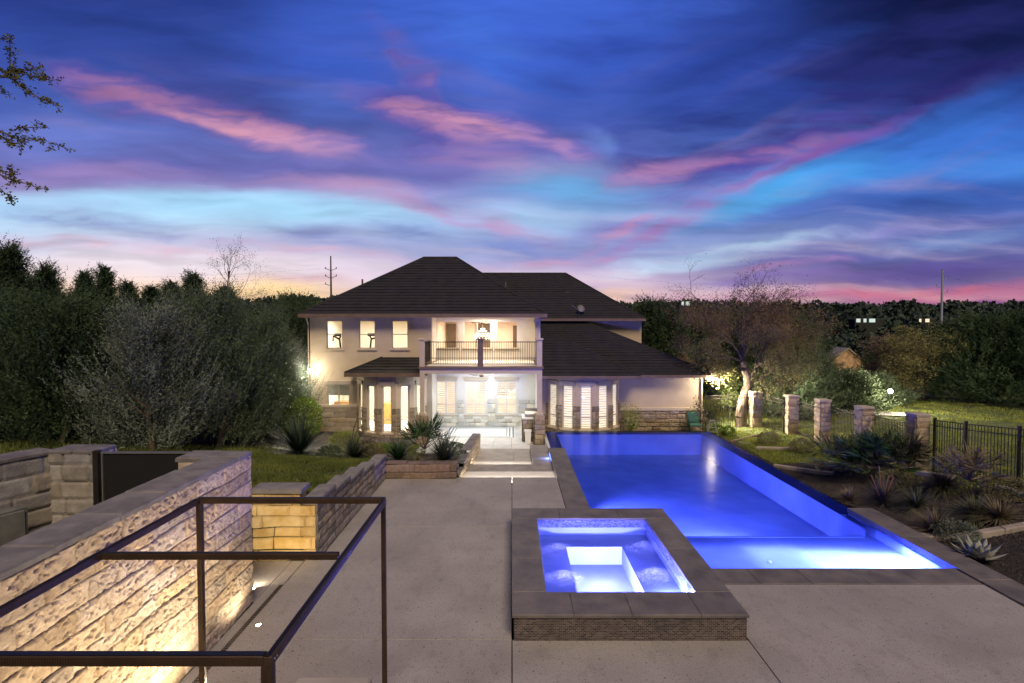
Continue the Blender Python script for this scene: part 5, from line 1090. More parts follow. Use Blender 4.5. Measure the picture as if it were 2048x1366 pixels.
# ---- far wood (one mass)
def far_wood():
    rs = np.random.RandomState(77); Ps, Ds, Ls = [], [], []
    for i in range(1500):
        Y = 62+250*rs.rand()**.8; px = (rs.uniform(-300, 640) if rs.rand() < .25 else rs.uniform(1180, 2500)) if Y < 125 else rs.uniform(-300, 2450); x = (px-1024)/FP*Y
        if 1570 < px < 1800 and Y < 98: continue
        z = G(x, Y); h = (5+4*rs.rand())*(1.15 if Y > 150 else .8); r = h*.48; m = int(np.clip(2600*9/Y, 90, 300))
        v = rs.normal(size=(m, 3)); v /= np.linalg.norm(v, axis=1, keepdims=True); v[:, 2] = np.abs(v[:, 2])*1.0-.25
        q = np.array([x, Y, z+h*.45])+v*[r, r, h*.55]*(.75+.35*rs.rand(m))[:, None]; Ps.append(q); Ds.append(v+rs.normal(size=(m, 3))*.7); Ls.append(np.full(m, .0062*Y+.25)*(.7+.6*rs.rand(m)))
    P_ = np.concatenate(Ps); D_ = np.concatenate(Ds); L_ = np.concatenate(Ls); V, F = leaves(P_, D_, L_, L_*.8, rnd=rs)
    obj_mesh('distant_woodland', V, F, LEAF('far_leaf', (0.060,0.087,0.057), (0.029,0.044,0.035), scale=.08), kind='stuff', label='dark wooded hillside along the horizon', cat='woodland')
far_wood()

# ---- spiky plants
def yucca_mesh(n, L, w, seed, tilt=(0.1, 1.0), droop=.15, seg=3, rs=None):
    rs = rs or np.random.RandomState(seed); V = []; F = []; b = 0
    az = rs.rand(n)*2*PI; el = tilt[0]+(tilt[1]-tilt[0])*rs.rand(n); LL = L*(.7+.45*rs.rand(n))
    out = np.stack([np.cos(az)*np.cos(el), np.sin(az)*np.cos(el), np.sin(el)], 1); s = np.stack([-np.sin(az), np.cos(az), az*0], 1)
    tt = np.linspace(0, 1, seg+1); q = out[:, None, :]*(LL[:, None]*tt)[..., None]; q[..., 2] -= droop*LL[:, None]*tt**2
    ww = (w*np.array([.8]+[1.0*(1-(k/seg)**1.5)+.03 for k in range(1, seg+1)])); a = q+s[:, None, :]*ww[None, :, None]/2; c = q-s[:, None, :]*ww[None, :, None]/2
    V = np.stack([a, c], 2).reshape(-1, 3); base = (np.arange(n)*(seg+1)*2)[:, None]+np.arange(seg)[None, :]*2
    F = np.stack([base, base+1, base+3, base+2], -1).reshape(-1, 4); return V, F
def plant(name, loc, V, F, mat, label, cat, group=None, **kw):
    o = obj_mesh(name, V, F, mat, label=label, cat=cat, group=group); o.location = loc; WL[o.name] = Vector(loc); return o
def ball_shrub(px, Y, r, n, mat, label, seed, sz=1, leaf=.05, grp=None):
    rs = np.random.RandomState(seed); v = rs.normal(size=(n, 3)); v /= np.linalg.norm(v, axis=1, keepdims=True); v[:, 2] = v[:, 2]
    b = fbm(v[:, 0]*2.2, v[:, 1]*2.2, v[:, 2]*2.2, seed, 3); q = v*[r, r, r*sz]*((.72+.5*b)*(1-.35*rs.rand(n)**2))[:, None]; q[:, 2] += r*sz*.85
    V, F = leaves(q, v+rs.normal(size=(n, 3))*.6, leaf*(.7+.7*rs.rand(n)), leaf*.5, rnd=rs); return plant('shrub', at(px, Y, 0), V, F, mat, label, 'shrub', grp)
plant('yucca', at(595, 19.2, .1), *yucca_mesh(420, 1.5, .055, 1, (-.05, 1.45), .12), m_yuc, 'huge spiky yucca in front of the left house corner', 'yucca')
plant('yucca', at(706, 18.6, .05), *yucca_mesh(300, 1.0, .035, 2, (0, 1.4), .15), m_yuc, 'dark spiky clump between the round shrub and the palm', 'yucca')
plant('yucca', at(795, 18.0, .05), *yucca_mesh(300, .95, .035, 3, (0, 1.4), .15), m_palm, 'dark green spiky clump below the fan palm', 'yucca')
plant('yucca', at(888, 17.7, .05), *yucca_mesh(220, 1.15, .045, 4, (.1, 1.4), .12), LEAF('yucca_pale', (.11,.13,.08), (.05,.065,.04), scale=2), 'pale striped yucca leaning over the end of the planter wall', 'yucca')
plant('yucca', at(830, 17.5, .0), *yucca_mesh(120, .42, .03, 5, (0, 1.3), .2), m_oakl, 'low rusty yellow tuft behind the planter wall', 'plant')
ball_shrub(686, 20.4, .58, 5200, m_shrub, 'clipped round yellow green shrub by the stone base', 1, .85, .055)
ball_shrub(766, 21.5, .36, 2600, m_lime_l, 'low bright lime green mound before the bay window', 2, .55, .05)
ball_shrub(605, 24.5, .85, 4200, m_lime_l, 'bright green loose shrub at the left corner of the house', 3, 1.2, .10)
ball_shrub(832, 20.9, .34, 1500, m_shrub, 'small green mound beside the left porch column', 4, .6, .05)
ball_shrub(735, 20.0, .35, 1200, m_redt, 'wispy pale brown bush under the arching stalk', 5, 1.0, .08)
mb = MB(); q0 = at(700, 19.5); x0, y0, z0 = q0
for (dx, hh, sg) in ((.55, 1.45, 1), (.75, 1.15, 1)):
    pts = [(x0+dx*(t**1.6)*sg, y0, z0+hh*math.sin(min(1, t*1.15)*PI*.62)) for t in np.linspace(0, 1, 9)]
    for i, (a, b) in enumerate(zip(pts[:-1], pts[1:])): mb.tube(a, b, .030-.0022*i, .028-.0022*i, n=5)
mb.build('arching_stalk', m_bark, label='two dark arching flower stalks above the spiky clump', cat='plant')
def fan_palm(loc, n, L, fr_, seed, label, mat, nb=22, cat='palm', grp=None, hub=.3, lo=.1):
    rs = np.random.RandomState(seed); t = thing('fan_palm', label, cat, (0, 0, 0), grp); parts = []; segs = []
    for i in range(n):
        az = rs.rand()*2*PI; el = lo+rs.rand()**.8*(1.4-lo); d = np.array([math.cos(az)*math.cos(el), math.sin(az)*math.cos(el), math.sin(el)]); Ls = L*(.6+.5*rs.rand()); p0 = np.array([0, 0, hub]); p1 = p0+d*Ls+[0, 0, -.1*Ls]
        segs.append((p0, p1, .012, .008)); s = np.cross(d, [0, 0, 1]); s /= np.linalg.norm(s)+1e-6
        a = np.linspace(-1.9, 1.9, nb); dd = d[None]*np.cos(a)[:, None]+s[None]*np.sin(a)[:, None]; dd[:, 2] -= .18*np.abs(a); dd += rs.normal(size=dd.shape)*.05
        parts.append(leaves(np.repeat(p1[None], nb, 0), dd, fr_*(.75+.3*np.cos(a*.7)), .028*fr_/.4, curl=.05, rnd=rs))
    V, F = tri_mesh_join(parts); obj_mesh('frond', V, F, mat, t); V, F = tubes(segs, 4); obj_mesh('stem', V, F, m_bark, t)
    t.location = loc; WL[t.name] = Vector(loc); return t
fan_palm(at(848, 18.9), 17, 1.0, .55, 3, 'small sparse fan palm in front of the left porch column', m_palm, lo=.25, hub=.35)
gp = 'fan palms by the fence'
fan_palm(at(1765, 16.9, .1), 60, 1.0, .50, 5, 'large dark fan palm clump in front of the fourth pillar', m_palm, nb=20, grp=gp)
fan_palm(at(1690, 17.6, .05), 46, .95, .48, 6, 'paler fan palm clump nearest the pool, left of the large one', LEAF('palm_pale', (.12,.15,.045), (.05,.065,.02), scale=2), nb=20, grp=gp)
fan_palm(at(1822, 16.3, .1), 34, .8, .45, 7, 'reddish dark palm clump against the last pillar', LEAF('palm_red', (.07,.07,.04), (.035,.035,.022), scale=2), nb=18, grp=gp)
fan_palm(at(1945, 13.9, .05), 26, .70, .42, 8, 'dry fan palm leaning under the right fence', m_dry, nb=18, grp=gp)
plant('grass_tuft', at(1775, 14.7, .0), *yucca_mesh(420, .95, .018, 31, (0, 1.4), .2), LEAF('grey_blade', (.13,.12,.11), (.06,.06,.06), scale=2), 'grey spiky tuft with red stalks in the mulch bed', 'plant')
plant('grass_tuft', at(1705, 15.2, .0), *yucca_mesh(300, .55, .02, 32, (0, 1.3), .2), m_dry, 'small straw coloured tuft at the edge of the palms', 'plant')
plant('grass_tuft', at(1880, 12.6, .0), *yucca_mesh(480, .95, .018, 33, (.1, 1.4), .35), m_dry, 'tan ornamental grass left of the dry palm', 'plant')
plant('grass_tuft', at(1960, 12.8, .0), *yucca_mesh(480, .9, .02, 34, (.0, 1.3), .35), LEAF('olive_blade', (.13,.14,.07), (.06,.07,.04), scale=2), 'olive grass clump under the dry palm', 'plant')
plant('grass_tuft', at(1895, 14.6, .0), *yucca_mesh(480, 1.05, .022, 35, (.1, 1.3), .4), LEAF('wheat_blade', (.20,.19,.09), (.09,.09,.05), scale=2), 'bushy wheat coloured grass before the fence post', 'plant')
plant('grass_tuft', at(1588, 17.3, .0), *yucca_mesh(24, .38, .02, 36, (1.0, 1.5), .05), m_shrub, 'few upright green blades beside the pool edge', 'plant')
mb = MB(); c = Vector(at(1772, 14.7))
for dx, hh in ((-.05, 1.05), (.12, .8), (.2, .75), (-.18, .8)): mb.tube(c, c+Vector((dx*1.6, .05, hh)), .008, .016, n=5)
mb.build('red_stalk', LEAF('stalk', (.30,.14,.10), (.2,.09,.07)), label='reddish flower stalks rising from the grey spiky tuft', cat='plant')
ball_shrub(742, 19.0, .42, 2200, m_oakl, 'dark olive bush between the two spiky clumps', 21, .7, .06); ball_shrub(905, 20.4, .5, 2600, m_jun, 'dark leafy ground shrub beside the stair wall', 22, .5, .06); ball_shrub(655, 19.4, .4, 1800, m_jun, 'low dark shrub at the right foot of the huge yucca', 23, .5, .06)
ball_shrub(1800, 15.6, .5, 2600, m_oakl, 'olive mound behind the grey spiky tuft', 24, .6, .05); ball_shrub(1925, 12.2, .45, 2400, m_jun2, 'grey green creeping shrub near the agave edging', 25, .45, .05); ball_shrub(2020, 13.2, .5, 2600, m_oakl, 'brown olive shrub at the right edge below the fence', 26, .6, .05)
plant('grass_tuft', at(1840, 14.0, .0), *yucca_mesh(360, .8, .018, 37, (.0, 1.3), .3), LEAF('sage_blade', (.11,.12,.085), (.05,.06,.045), scale=2), 'sage coloured grass between the spiky tuft and the wheat grass', 'plant')
plant('grass_tuft', at(2010, 12.4, .0), *yucca_mesh(360, .8, .018, 38, (.0, 1.3), .3), m_dry, 'straw grass at the right edge of the bed', 'plant')
# agave: thick fleshy leaves
mb = MB(); ca = Vector(at(1968, 11.15, .0)); rs = random.Random(5)
for ring, (k, el, L) in enumerate(((9, .25, .50), (8, .6, .48), (6, .95, .42), (4, 1.3, .34))):
    for i in range(k):
        az = 2*PI*i/k+ring*.4+rs.random()*.2; d = Vector((math.cos(az)*math.cos(el), math.sin(az)*math.cos(el), math.sin(el))); s = Vector((-math.sin(az), math.cos(az), 0)); nrm = s.cross(d); rows = []
        for t in (0, .3, .6, .85, 1): p = ca+d*L*t+Vector((0,0,.05+.1*t*t*(1 if ring < 2 else 0))); wd = .075*(1.0-t**2.2)+.004+.03*math.sin(PI*t); rows.append([p-s*wd, p-nrm*.022*(1-t), p+s*wd, p+nrm*.012*(1-t)])
        vs = [q for r_ in rows for q in r_]; mb.add(vs, [(4*a+b, 4*a+(b+1) % 4, 4*a+4+(b+1) % 4, 4*a+4+b) for a in range(4) for b in range(4)], smooth=True)
mb.build('agave', M('agave_leaf', (.30,.31,.26), (.20,.22,.19), rough=.6, scale=5), label='pale grey agave rosette in the blue lit mulch bed', cat='agave')
ball_shrub(1540, 22.8, .42, 1500, m_oakl, 'small dry shrub under the lawn edging stone', 11, .7, .06); ball_shrub(1608, 21.2, .42, 1500, m_oakl, 'olive mound between the edging and the palms', 12, .7, .06)
ball_shrub(1436, 25.3, .28, 900, m_lime_l, 'small bright green plant in front of the fence left of the trunk', 13, .9, .09); ball_shrub(1461, 25.0, .26, 900, m_lime_l, 'small bright green plant close to the oak trunk', 14, .9, .09)
bare_tree('climbing_plant', at(1262, 26.6, .0), 1.9, 47, 'thin leafy young plant against the rough stone base of the wing', m_twig, m_shrub, 750, depth=2, r=.02, spread=.6, L0=1.0, lsz=.09, kids=(4, 5), lsp=.12, cat='plant')
bare_tree('climbing_plant', at(1408, 26.7, .0), 1.9, 48, 'leafy climber at the right corner of the wing', m_twig, m_dry, 500, depth=2, r=.02, spread=.35, L0=1.2, lsz=.10, kids=(3, 4), lsp=.1, cat='plant')

# ---- near oak branches entering at the left edge
def near_branches():
    rs = np.random.RandomState(5); Y = 6.0; k = Y/FP; segs = []; tips = []; root = np.array([-8.6, 6.4, 0.0])
    q = lambda px, py, dy=0: np.array([(px-1024)*k, Y+dy, HC-(py-650)*k])
    tr = [root, root+[.05, 0, 2.5], root+[.3, -.1, 4.6], q(-330, 350), q(-260, 120), q(-200, -100)]
    for a, b, r0, r1 in zip(tr[:-1], tr[1:], (.22,.19,.16,.11,.08), (.19,.16,.11,.08,.05)): segs.append((a, b, r0, r1))
    lines = [[(-330,350),(-150,210),(-20,130),(20,150),(22,110),(20,75)], [(-150,210),(-20,160),(25,158),(60,180),(95,205),(125,212)], [(20,150),(50,158),(80,155),(105,165),(125,168)], [(50,158),(62,150),(85,135)],
             [(-330,350),(-120,240),(-10,255),(30,275),(60,290),(100,285),(132,297)], [(-10,255),(20,285),(45,292),(60,305)], [(30,265),(60,262),(88,255)], [(-330,350),(-100,330),(-10,340),(30,362),(55,368),(80,376)],[(-10,340),(20,345),(50,348)],[(-10,355),(10,390),(20,400)],[(-20,160),(0,190),(30,195)],[(-20,130),(0,95),(35,85)]]
    for ln in lines:
        for i, (a, b) in enumerate(zip(ln[:-1], ln[1:])):
            r0 = max(.0025, .016-.0028*i) if ln[0][0] < -50 else max(.002, .006-.0012*i); p0 = q(*a, .1*math.sin(a[0]*.1)); p1 = q(*b, .1*math.sin(b[0]*.1)); segs.append((p0, p1, r0, max(.002, r0-.002)))
            if b[0] > -40:
                for t in np.linspace(.1, 1, 4):
                    pm = p0+(p1-p0)*t; d = rs.normal(size=3)*[1, .8, 1]+(p1-p0)/np.linalg.norm(p1-p0)*.6; d /= np.linalg.norm(d); e = pm+d*.05*(.5+rs.rand()); segs.append((pm, e, .0028, .0014)); tips.append((e, d)); tips.append((pm, d))
    V, F = tubes(segs, 5); t = thing('oak_tree', 'leafy oak branches reaching in from beyond the left edge', 'tree', tuple(root)); obj_mesh('trunk', V, F, m_bark, t, smooth=True)
    tp = np.array([a for a, b in tips]); td = np.array([b for a, b in tips]); n = 2300; kk = rs.randint(0, len(tp), n)
    LV, LF = leaves(tp[kk]+rs.normal(size=(n, 3))*.013, td[kk]*.5+rs.normal(size=(n, 3)), .034*(.6+.8*rs.rand(n)), .019, rnd=rs); obj_mesh('foliage', LV, LF, LEAF('near_oak_leaf', (.16,.155,.04), (.06,.065,.02), scale=9), t)
near_branches()

# ---- grass, edging, chips
def blades(n, region, h, w, seed, mat, name, label, tilt=.35):
    rs = np.random.RandomState(seed); x, y = region(rs, n); z = gz(x, y); ok = z > -.85; x, y, z = x[ok], y[ok], z[ok]; m = len(x)
    dens = fbm(x*1.1, y*1.1, 0, seed, 3); k = rs.rand(m) < np.clip((dens-.28)*3.2, .12, 1); x, y, z = x[k], y[k], z[k]; m = len(x); hh = h*(.5+.8*rs.rand(m))*(.6+.8*dens[k])
    d = np.stack([rs.normal(size=m)*tilt, rs.normal(size=m)*tilt, np.ones(m)], 1); V, F = leaves(np.stack([x, y, z-.01], 1), d, hh, w, rnd=rs)
    obj_mesh(name, V, F, mat, kind='stuff', label=label, cat='grass')
m_gr = LEAF('grass_blade', (0.149,0.175,0.039), (0.061,0.084,0.021), scale=.9); m_gr2 = LEAF('grass_blade_yellow', (0.319,0.342,0.068), (0.125,0.171,0.036), scale=.7)
blades(52000, lambda rs, n: (rs.uniform(-8.5, -4.3, n), rs.uniform(11, 18.6, n)), .11, .022, 1, m_gr, 'grass', 'shaggy dark lawn above the stepped retaining wall')
blades(30000, lambda rs, n: (rs.uniform(-22, -8.4, n), rs.uniform(11, 22, n)), .16, .03, 2, m_gr, 'grass', 'rough grass in front of the left junipers')
blades(26000, lambda rs, n: (rs.uniform(9.7, 13, n), rs.uniform(19.8, 26, n)), .06, .025, 3, m_gr2, 'grass', 'bright lawn patch between the pool and the fence')
blades(90000, lambda rs, n: (rs.uniform(11.5, 32, n), rs.uniform(14, 42, n)), .09, .035, 4, m_gr2, 'grass', 'meadow beyond the iron fence')
def chips(n, region, s, seed, mat, label, name='gravel'):
    rs = np.random.RandomState(seed); x, y = region(rs, n); z = gz(x, y); ok = z > -.8; x, y, z = x[ok], y[ok], z[ok]; m = len(x)
    tet = np.array([(1,0,-.4),(-.6,.8,-.4),(-.6,-.8,-.4),(0,0,.7)]); q = tet[None]*(s*(.4+rs.rand(m)))[:, None, None]+rs.normal(size=(m, 4, 3))*s*.15; a = rs.rand(m)*2*PI; c_, s_ = np.cos(a), np.sin(a)
    q = np.stack([q[..., 0]*c_[:, None]-q[..., 1]*s_[:, None], q[..., 0]*s_[:, None]+q[..., 1]*c_[:, None], q[..., 2]], -1)+np.stack([x, y, z+s*.2], 1)[:, None]
    f = np.array([(0,1,3),(1,2,3),(2,0,3)]); F = (f[None]+(np.arange(m)*4)[:, None, None]).reshape(-1, 3); obj_mesh(name, q.reshape(-1, 3), F, mat, kind='stuff', label=label, cat='mulch')
chips(26000, lambda rs, n: (rs.uniform(9.35, 13.2, n), rs.uniform(8, 19.8, n)), .028, 5, M('mulch_chip', (.06,.047,.04), (.016,.013,.012), scale=6), 'dark wood mulch covering the bed right of the pool', 'mulch')
chips(12000, lambda rs, n: (rs.uniform(-9, -1.4, n), rs.uniform(17, 25.5, n)), .032, 6, M('leaf_litter', (.16,.12,.085), (.05,.038,.028), scale=6), 'leaf litter and mulch in the bed before the house', 'mulch')
m_edge = M('edging_stone', (.42,.36,.29), (.30,.26,.21), rough=.9, bump=.006, bscale=25)
def edging(pts, label, h=.10, w=.14):
    mb = MB()
    for (x0, y0), (x1, y1) in zip(pts[:-1], pts[1:]): cap_row(mb, (x0, y0, G(x0, y0)+h), (x1, y1, G(x1, y1)+h), w, .2, .8, int(x0*7) % 50, .01)
    mb.build('edging_stone', m_edge, label=label, cat='edging')
def gp_(px, py, z=-.2): q = atZ(px, py, z); return (q.x, q.y)
edging([gp_(1512, 896, -.25), gp_(1592, 902, -.25)], 'short pale edging stone under the bright lawn patch'); edging([gp_(1548, 928, -.22), gp_(1668, 949, -.2)], 'pale edging stone beside the pool corner of the palm bed')
edging([gp_(1834, 1060, .05), gp_(1900, 1066, .08), gp_(2080, 1078, .12)], 'long pink grey edging stone behind the agave', .08, .2); edging([gp_(1840, 955, .05), gp_(1900, 975, .1)], 'pale stone block at the foot of the last pillar', .14, .3)
edging([gp_(2000, 1000, .3), gp_(2100, 1030, .4)], 'pale edging stones at the right edge under the fence', .08, .2)
edging([(-7.9, 21.6), (-5.5, 21.9), (-3.9, 21.9)], 'pale kerb stones in front of the bay window bed'); edging([(-8.8, 19.3), (-7.2, 18.6), (-5.4, 18.5), (-4.4, 18.0)], 'low edging between the dark lawn and the planting bed', .05)
mb = MB(); pts = [gp_(1460+i*12, 884-12*math.sin(i/8*PI*.6), -.3) for i in range(9)]
for a, b in zip(pts[:-1], pts[1:]): mb.tube((*a, G(*a)+.03), (*b, G(*b)+.03), .05, n=5)
mb.build('bed_edging', m_brown, label='curved dark edging around the oak tree bed', cat='edging')

# ---- iron fence with stone pillars
m_pil = M('pillar_stone', (.46,.38,.29), (.32,.26,.20), rough=.95, scale=4, bump=.008, bscale=30, tint='tint')
PIL = [(1513, 27.0, 783, .44), (1585, 25.0, 790, .44), (1648, 23.0, 798, .42), (1731, 20.6, 812, .42), (1840, 17.3, 826, .42)]
labs = ['bright white lit stone pillar beside the oak trunk', 'brown stone pillar carrying the gate, second from the house', 'square stone pillar third from the house', 'stone pillar rising behind the palm clump', 'nearest and tallest stone pillar where the open fence begins']
PP = []
for (px, Y, pt, w_), lab in zip(PIL, labs):
    x = fX(px, Y); zt_ = Z(pt, Y); zb = G(x, Y)-.1; t = thing('fence_pillar', lab, 'pillar', (x, Y, zb), 'stone pillars of the fence'); h = w_/2
    pn = [stone_panel((x-h, Y-h, zb), (1,0,0), (0,-1,0), w_, zt_-.08-zb, .03, .2, int(px), .3, .7, bumpy=.03), stone_panel((x-h, Y+h, zb), (0,-1,0), (-1,0,0), w_, zt_-.08-zb, .03, .2, int(px)+1, .3, .7, bumpy=.03)]
    stone_obj('masonry', pn, [(x-h, Y-h+.002, zb, x+h, Y+h, zt_-.08)], m_pil, t); mb = MB(); mb.bev(x-h-.035, Y-h-.05, zt_-.08, x+h+.035, Y+h+.035, zt_, .02); mb.build('capstone', m_edge, t); PP.append((x, Y, zt_))
def fence_panel(a, b, za, zb_, label, hh=1.42, post=(), grp='iron fence panels', gate=False):
    t = thing('gate' if gate else 'iron_fence', label, 'gate' if gate else 'fence', (a[0], a[1], G(*a)), grp if not gate else None)
    A = Vector((a[0], a[1], za)); B = Vector((b[0], b[1], zb_)); L = (B-A).length; n = max(2, int(L/.105)); mb = MB(); ga, gb = G(*a)+.06, G(*b)+.06; up_ = Vector((0, 0, 1))
    for z0, z1 in ((za-.03, zb_-.03), (za-.20, zb_-.20), (ga+.06, gb+.06)):
        mb = MB(); mb.tube((a[0], a[1], z0), (b[0], b[1], z1), .018, n=4); mb.build('rail', m_iron, t)
    mb = MB()
    for i in range(1, n): f = i/n; q = A.lerp(B, f); mb.box(q.x-.007, q.y-.007, ga+(gb-ga)*f-.02, q.x+.007, q.y+.007, q.z-.03)
    mb.build('picket', m_iron, t)
    for (x, y, z) in post: mb = MB(); mb.box(x-.03, y-.03, G(x, y)-.1, x+.03, y+.03, z+.04); mb.box(x-.038, y-.038, z+.04, x+.038, y+.038, z+.055); mb.build('post', m_iron, t)
x0 = fX(1409, 27.3); zA = Z(791, 27.3)
fence_panel((x0, 27.3), (PP[0][0]-.22, 27.0), zA, PP[0][2]-.1, 'iron fence panel between the house wing and the white lit pillar', post=[(x0+.1, 27.28, zA)])
fence_panel((PP[0][0]+.22, 26.9), (PP[1][0]-.26, 25.1), 1.38, 1.36, 'black iron gate between the white pillar and the brown one', gate=True, post=[(PP[1][0]-.29, 25.13, 1.42)])
fence_panel((PP[1][0]+.20, 24.8), (PP[2][0]-.22, 23.2), 1.38, 1.36, 'iron fence panel between the second and third pillars')
fence_panel((PP[2][0]+.18, 22.8), (PP[3][0]-.15, 20.8), 1.40, 1.44, 'iron fence panel between the third and fourth pillars')
fence_panel((PP[3][0]+.1, 20.3), (PP[4][0]-.02, 17.65), 1.46, 1.62, 'iron fence panel between the fourth pillar and the nearest one')
q1 = (fX(1937, 15.6), 15.6); q2 = (fX(2045, 13.85), 13.85); zq0, zq1, zq2 = Z(838, 17.0), Z(846, 15.6), Z(856, 13.85)
fence_panel((PP[4][0]+.24, 17.0), q1, zq0, zq1, 'iron fence panel right of the nearest pillar', post=[(PP[4][0]+.27, 16.95, zq0), (*q1, zq1)])
fence_panel(q1, q2, zq1, zq2, 'iron fence panel at the right edge of the photo', post=[(*q2, zq2)])
fence_panel(q2, (13.0, 11.9), zq2, 2.3, 'iron fence panel continuing past the right edge')
# driveway strip, garden lights, cottage, poles, far houses
mb = MB(); a = [atZ(1655, 815, -.45), atZ(1840, 826, -.45), atZ(1840, 835, -.45), atZ(1655, 821, -.45)]
nx = 24
for i in range(nx):
    def pt(e0, e1, f): q = e0.lerp(e1, f); return Vector((q.x, q.y, G(q.x, q.y)+.07))
    mb.quad(pt(a[3], a[2], i/nx), pt(a[3], a[2], (i+1)/nx), pt(a[0], a[1], (i+1)/nx), pt(a[0], a[1], i/nx))
mb.build('driveway', m_cap, kind='structure')
def garden_light(px, py, Y, label, pw, r=.09, tg=None):
    x = fX(px, Y); z = Z(py, Y); g0 = G(x, Y); t = thing('garden_light', label, 'light', (x, Y, g0)); mb = MB(); mb.tube((x, Y, g0-.05), (x, Y, z-.05), .02, n=6); mb.build('stake', m_iron, t)
    mb = MB(); mb.ball((x, Y-.06, z), r, 7); mb.build('bulb', EM('spot_bulb', (1,.93,.8), 60), t); lamp('POINT', (x, Y-.8, z+.5), pw, (1,.88,.66), .08, parent=t, name='garden_lamp')
garden_light(1782, 782, 33, 'bright garden spotlight on the far meadow', 1100, .13); garden_light(1595, 803, 29.5, 'small garden spotlight seen through the fence beside the gate pillar', 120, .05)
Yc = 80.; kx = lambda px: fX(px, Yc); kz = lambda py: Z(py, Yc); t = thing('cottage', 'far stone cottage with a steep gable between the trees', 'cottage', (kx(1690), Yc, -3.3))
mb = MB(); xa2, xb2, xap = kx(1663), kx(1731), kx(1695); zE, zA2, zB2 = kz(723), kz(697), -4.; mb.add([(xa2,Yc,zB2),(xb2,Yc,zB2),(xb2,Yc,zE),(xap,Yc,zA2),(xa2,Yc,zE),(xa2,Yc+8,zB2),(xb2,Yc+8,zB2),(xb2,Yc+8,zE),(xap,Yc+8,zA2),(xa2,Yc+8,zE)], [(0,1,2,3,4),(9,8,7,6,5),(0,4,9,5),(1,6,7,2)])
mb.build('wall', M('cottage_stone', (.38,.25,.14), (.20,.13,.08), rough=.95, scale=1.2), t); mb = MB()
for A_, B_ in (((kx(1638), zE-.35), (xap, zA2+.12)), ((xap, zA2+.12), (kx(1735), zE-.3))):
    mb.add([(A_[0],Yc-.4,A_[1]),(B_[0],Yc-.4,B_[1]),(B_[0],Yc+8.4,B_[1]),(A_[0],Yc+8.4,A_[1]),(A_[0],Yc-.4,A_[1]-.18),(B_[0],Yc-.4,B_[1]-.18),(B_[0],Yc+8.4,B_[1]-.18),(A_[0],Yc+8.4,A_[1]-.18)], [(0,1,2,3),(7,6,5,4),(0,4,5,1),(1,5,6,2),(2,6,7,3),(3,7,4,0)])
mb.build('roof', M('cottage_roof', (.22,.20,.17), (.15,.14,.12), rough=.8), t); mb = MB(); mb.box(kx(1680), Yc-.08, kz(752), kx(1709), Yc-.01, kz(737)); w_ = mb.build('window', m_dark, t); mb = MB()
for i in range(5): xx = kx(1680+i*7.1); mb.box(xx-.07, Yc-.14, kz(752), xx+.07, Yc-.081, kz(737))
mb.build('frame', m_trim, w_)
lamp('POINT', (kx(1712), Yc-9, 1), 1700, (1,.8,.5), .3, parent=t, name='cottage_fill')  # unseen lamp in mid-air, no fitting, brightens the cottage front
m_win = EM('far_lit_window', (1,.82,.55), 1.1); m_farw = M('far_wall', (.022,.028,.02), (.015,.02,.014)); m_winc = EM('far_cool_window', (.85,1,.9), .8)
for px, py, Y, w_, h_, mm, lab in ((1738, 641, 150, 8, 1.3, m_winc, 'far low house with cool lit windows in the wooded hill'), (1852, 641, 160, 5, 1.2, m_win, 'far low house with amber lit windows beside the right pole'), (1375, 607, 140, 4, 1.3, m_winc, 'small pale far house left of the oak crown'), (1335, 650, 75, 1.2, 1.2, m_win, 'dim far house window between trees behind the wing')):
    x = fX(px, Y); z = Z(py, Y); t = thing('far_house', lab, 'house', (x, Y, z-h_/2)); mb = MB(); mb.bev(x-w_/2, Y, z-h_/2-4, x+w_/2, Y+6, z+h_/2, .3); mb.build('wall', m_farw, t); k_ = 0; rs = random.Random(px); xx = x-w_/2+.4
    while xx < x+w_/2-1:
        wd = .5+rs.random()*1.2; mb = MB(); mb.box(xx, Y-.06, z-.5, min(xx+wd, x+w_/2-.2), Y-.01, z+.5); mb.build('window', mm, t); xx += wd+.4+rs.random()*1.2
def pole(px, ptop, pbot, Y, label, arms, steel):
    x = fX(px, Y); z1 = Z(ptop, Y); t = thing('power_pole', label, 'power pole', (x, Y, 0)); mb = MB(); mb.tube((x, Y, min(-1, Z(pbot, Y))), (x, Y, z1), .011*Y*.26, .0045*Y*.26, n=8); mb.build('shaft', steel, t)
    for py, sd in arms: mb = MB(); mb.tube((x, Y, Z(py, Y)-.004*Y), (x+sd*.010*Y, Y, Z(py, Y)), .06); mb.tube((x+sd*.010*Y, Y, Z(py, Y)-.001*Y), (x+sd*.010*Y, Y, Z(py, Y)+.003*Y), .09); mb.build('crossarm', steel, t)
    return x
pole(663, 512, 630, 120, 'tall dark utility pole on the skyline left of the house', ((537,-1),(537,1),(552,1),(568,-1),(552,-1)), m_twig)
pole(1882, 539, 650, 130, 'tall pale steel utility pole on the right skyline', ((556,1),(572,-1),(584,1)), M('galvanised', (.35,.38,.42), rough=.6))
pole(1961, 606, 615, 260, 'small far utility pole right of the steel one', ((610,1),), m_twig)
m_wire = M('wire', (.05,.05,.06))
for i, (ya, yb_, pya, pyb) in enumerate(((120, 120, 536, 534), (120, 120, 551, 549), (120, 120, 568, 566))):
    mb = MB(); a = Vector((fX(663, 120), 120, Z(pya, 120))); b = Vector((fX(-300, 120), 120, Z(pyb, 120)))
    pts = [a.lerp(b, f)+Vector((0, 0, -2.2*4*f*(1-f))) for f in np.linspace(0, 1, 14)]; mb.path(pts, .012, 4); mb.build('power_line', m_wire, label=('upper', 'middle', 'lowest')[i]+' power line running left from the left utility pole', cat='wire')
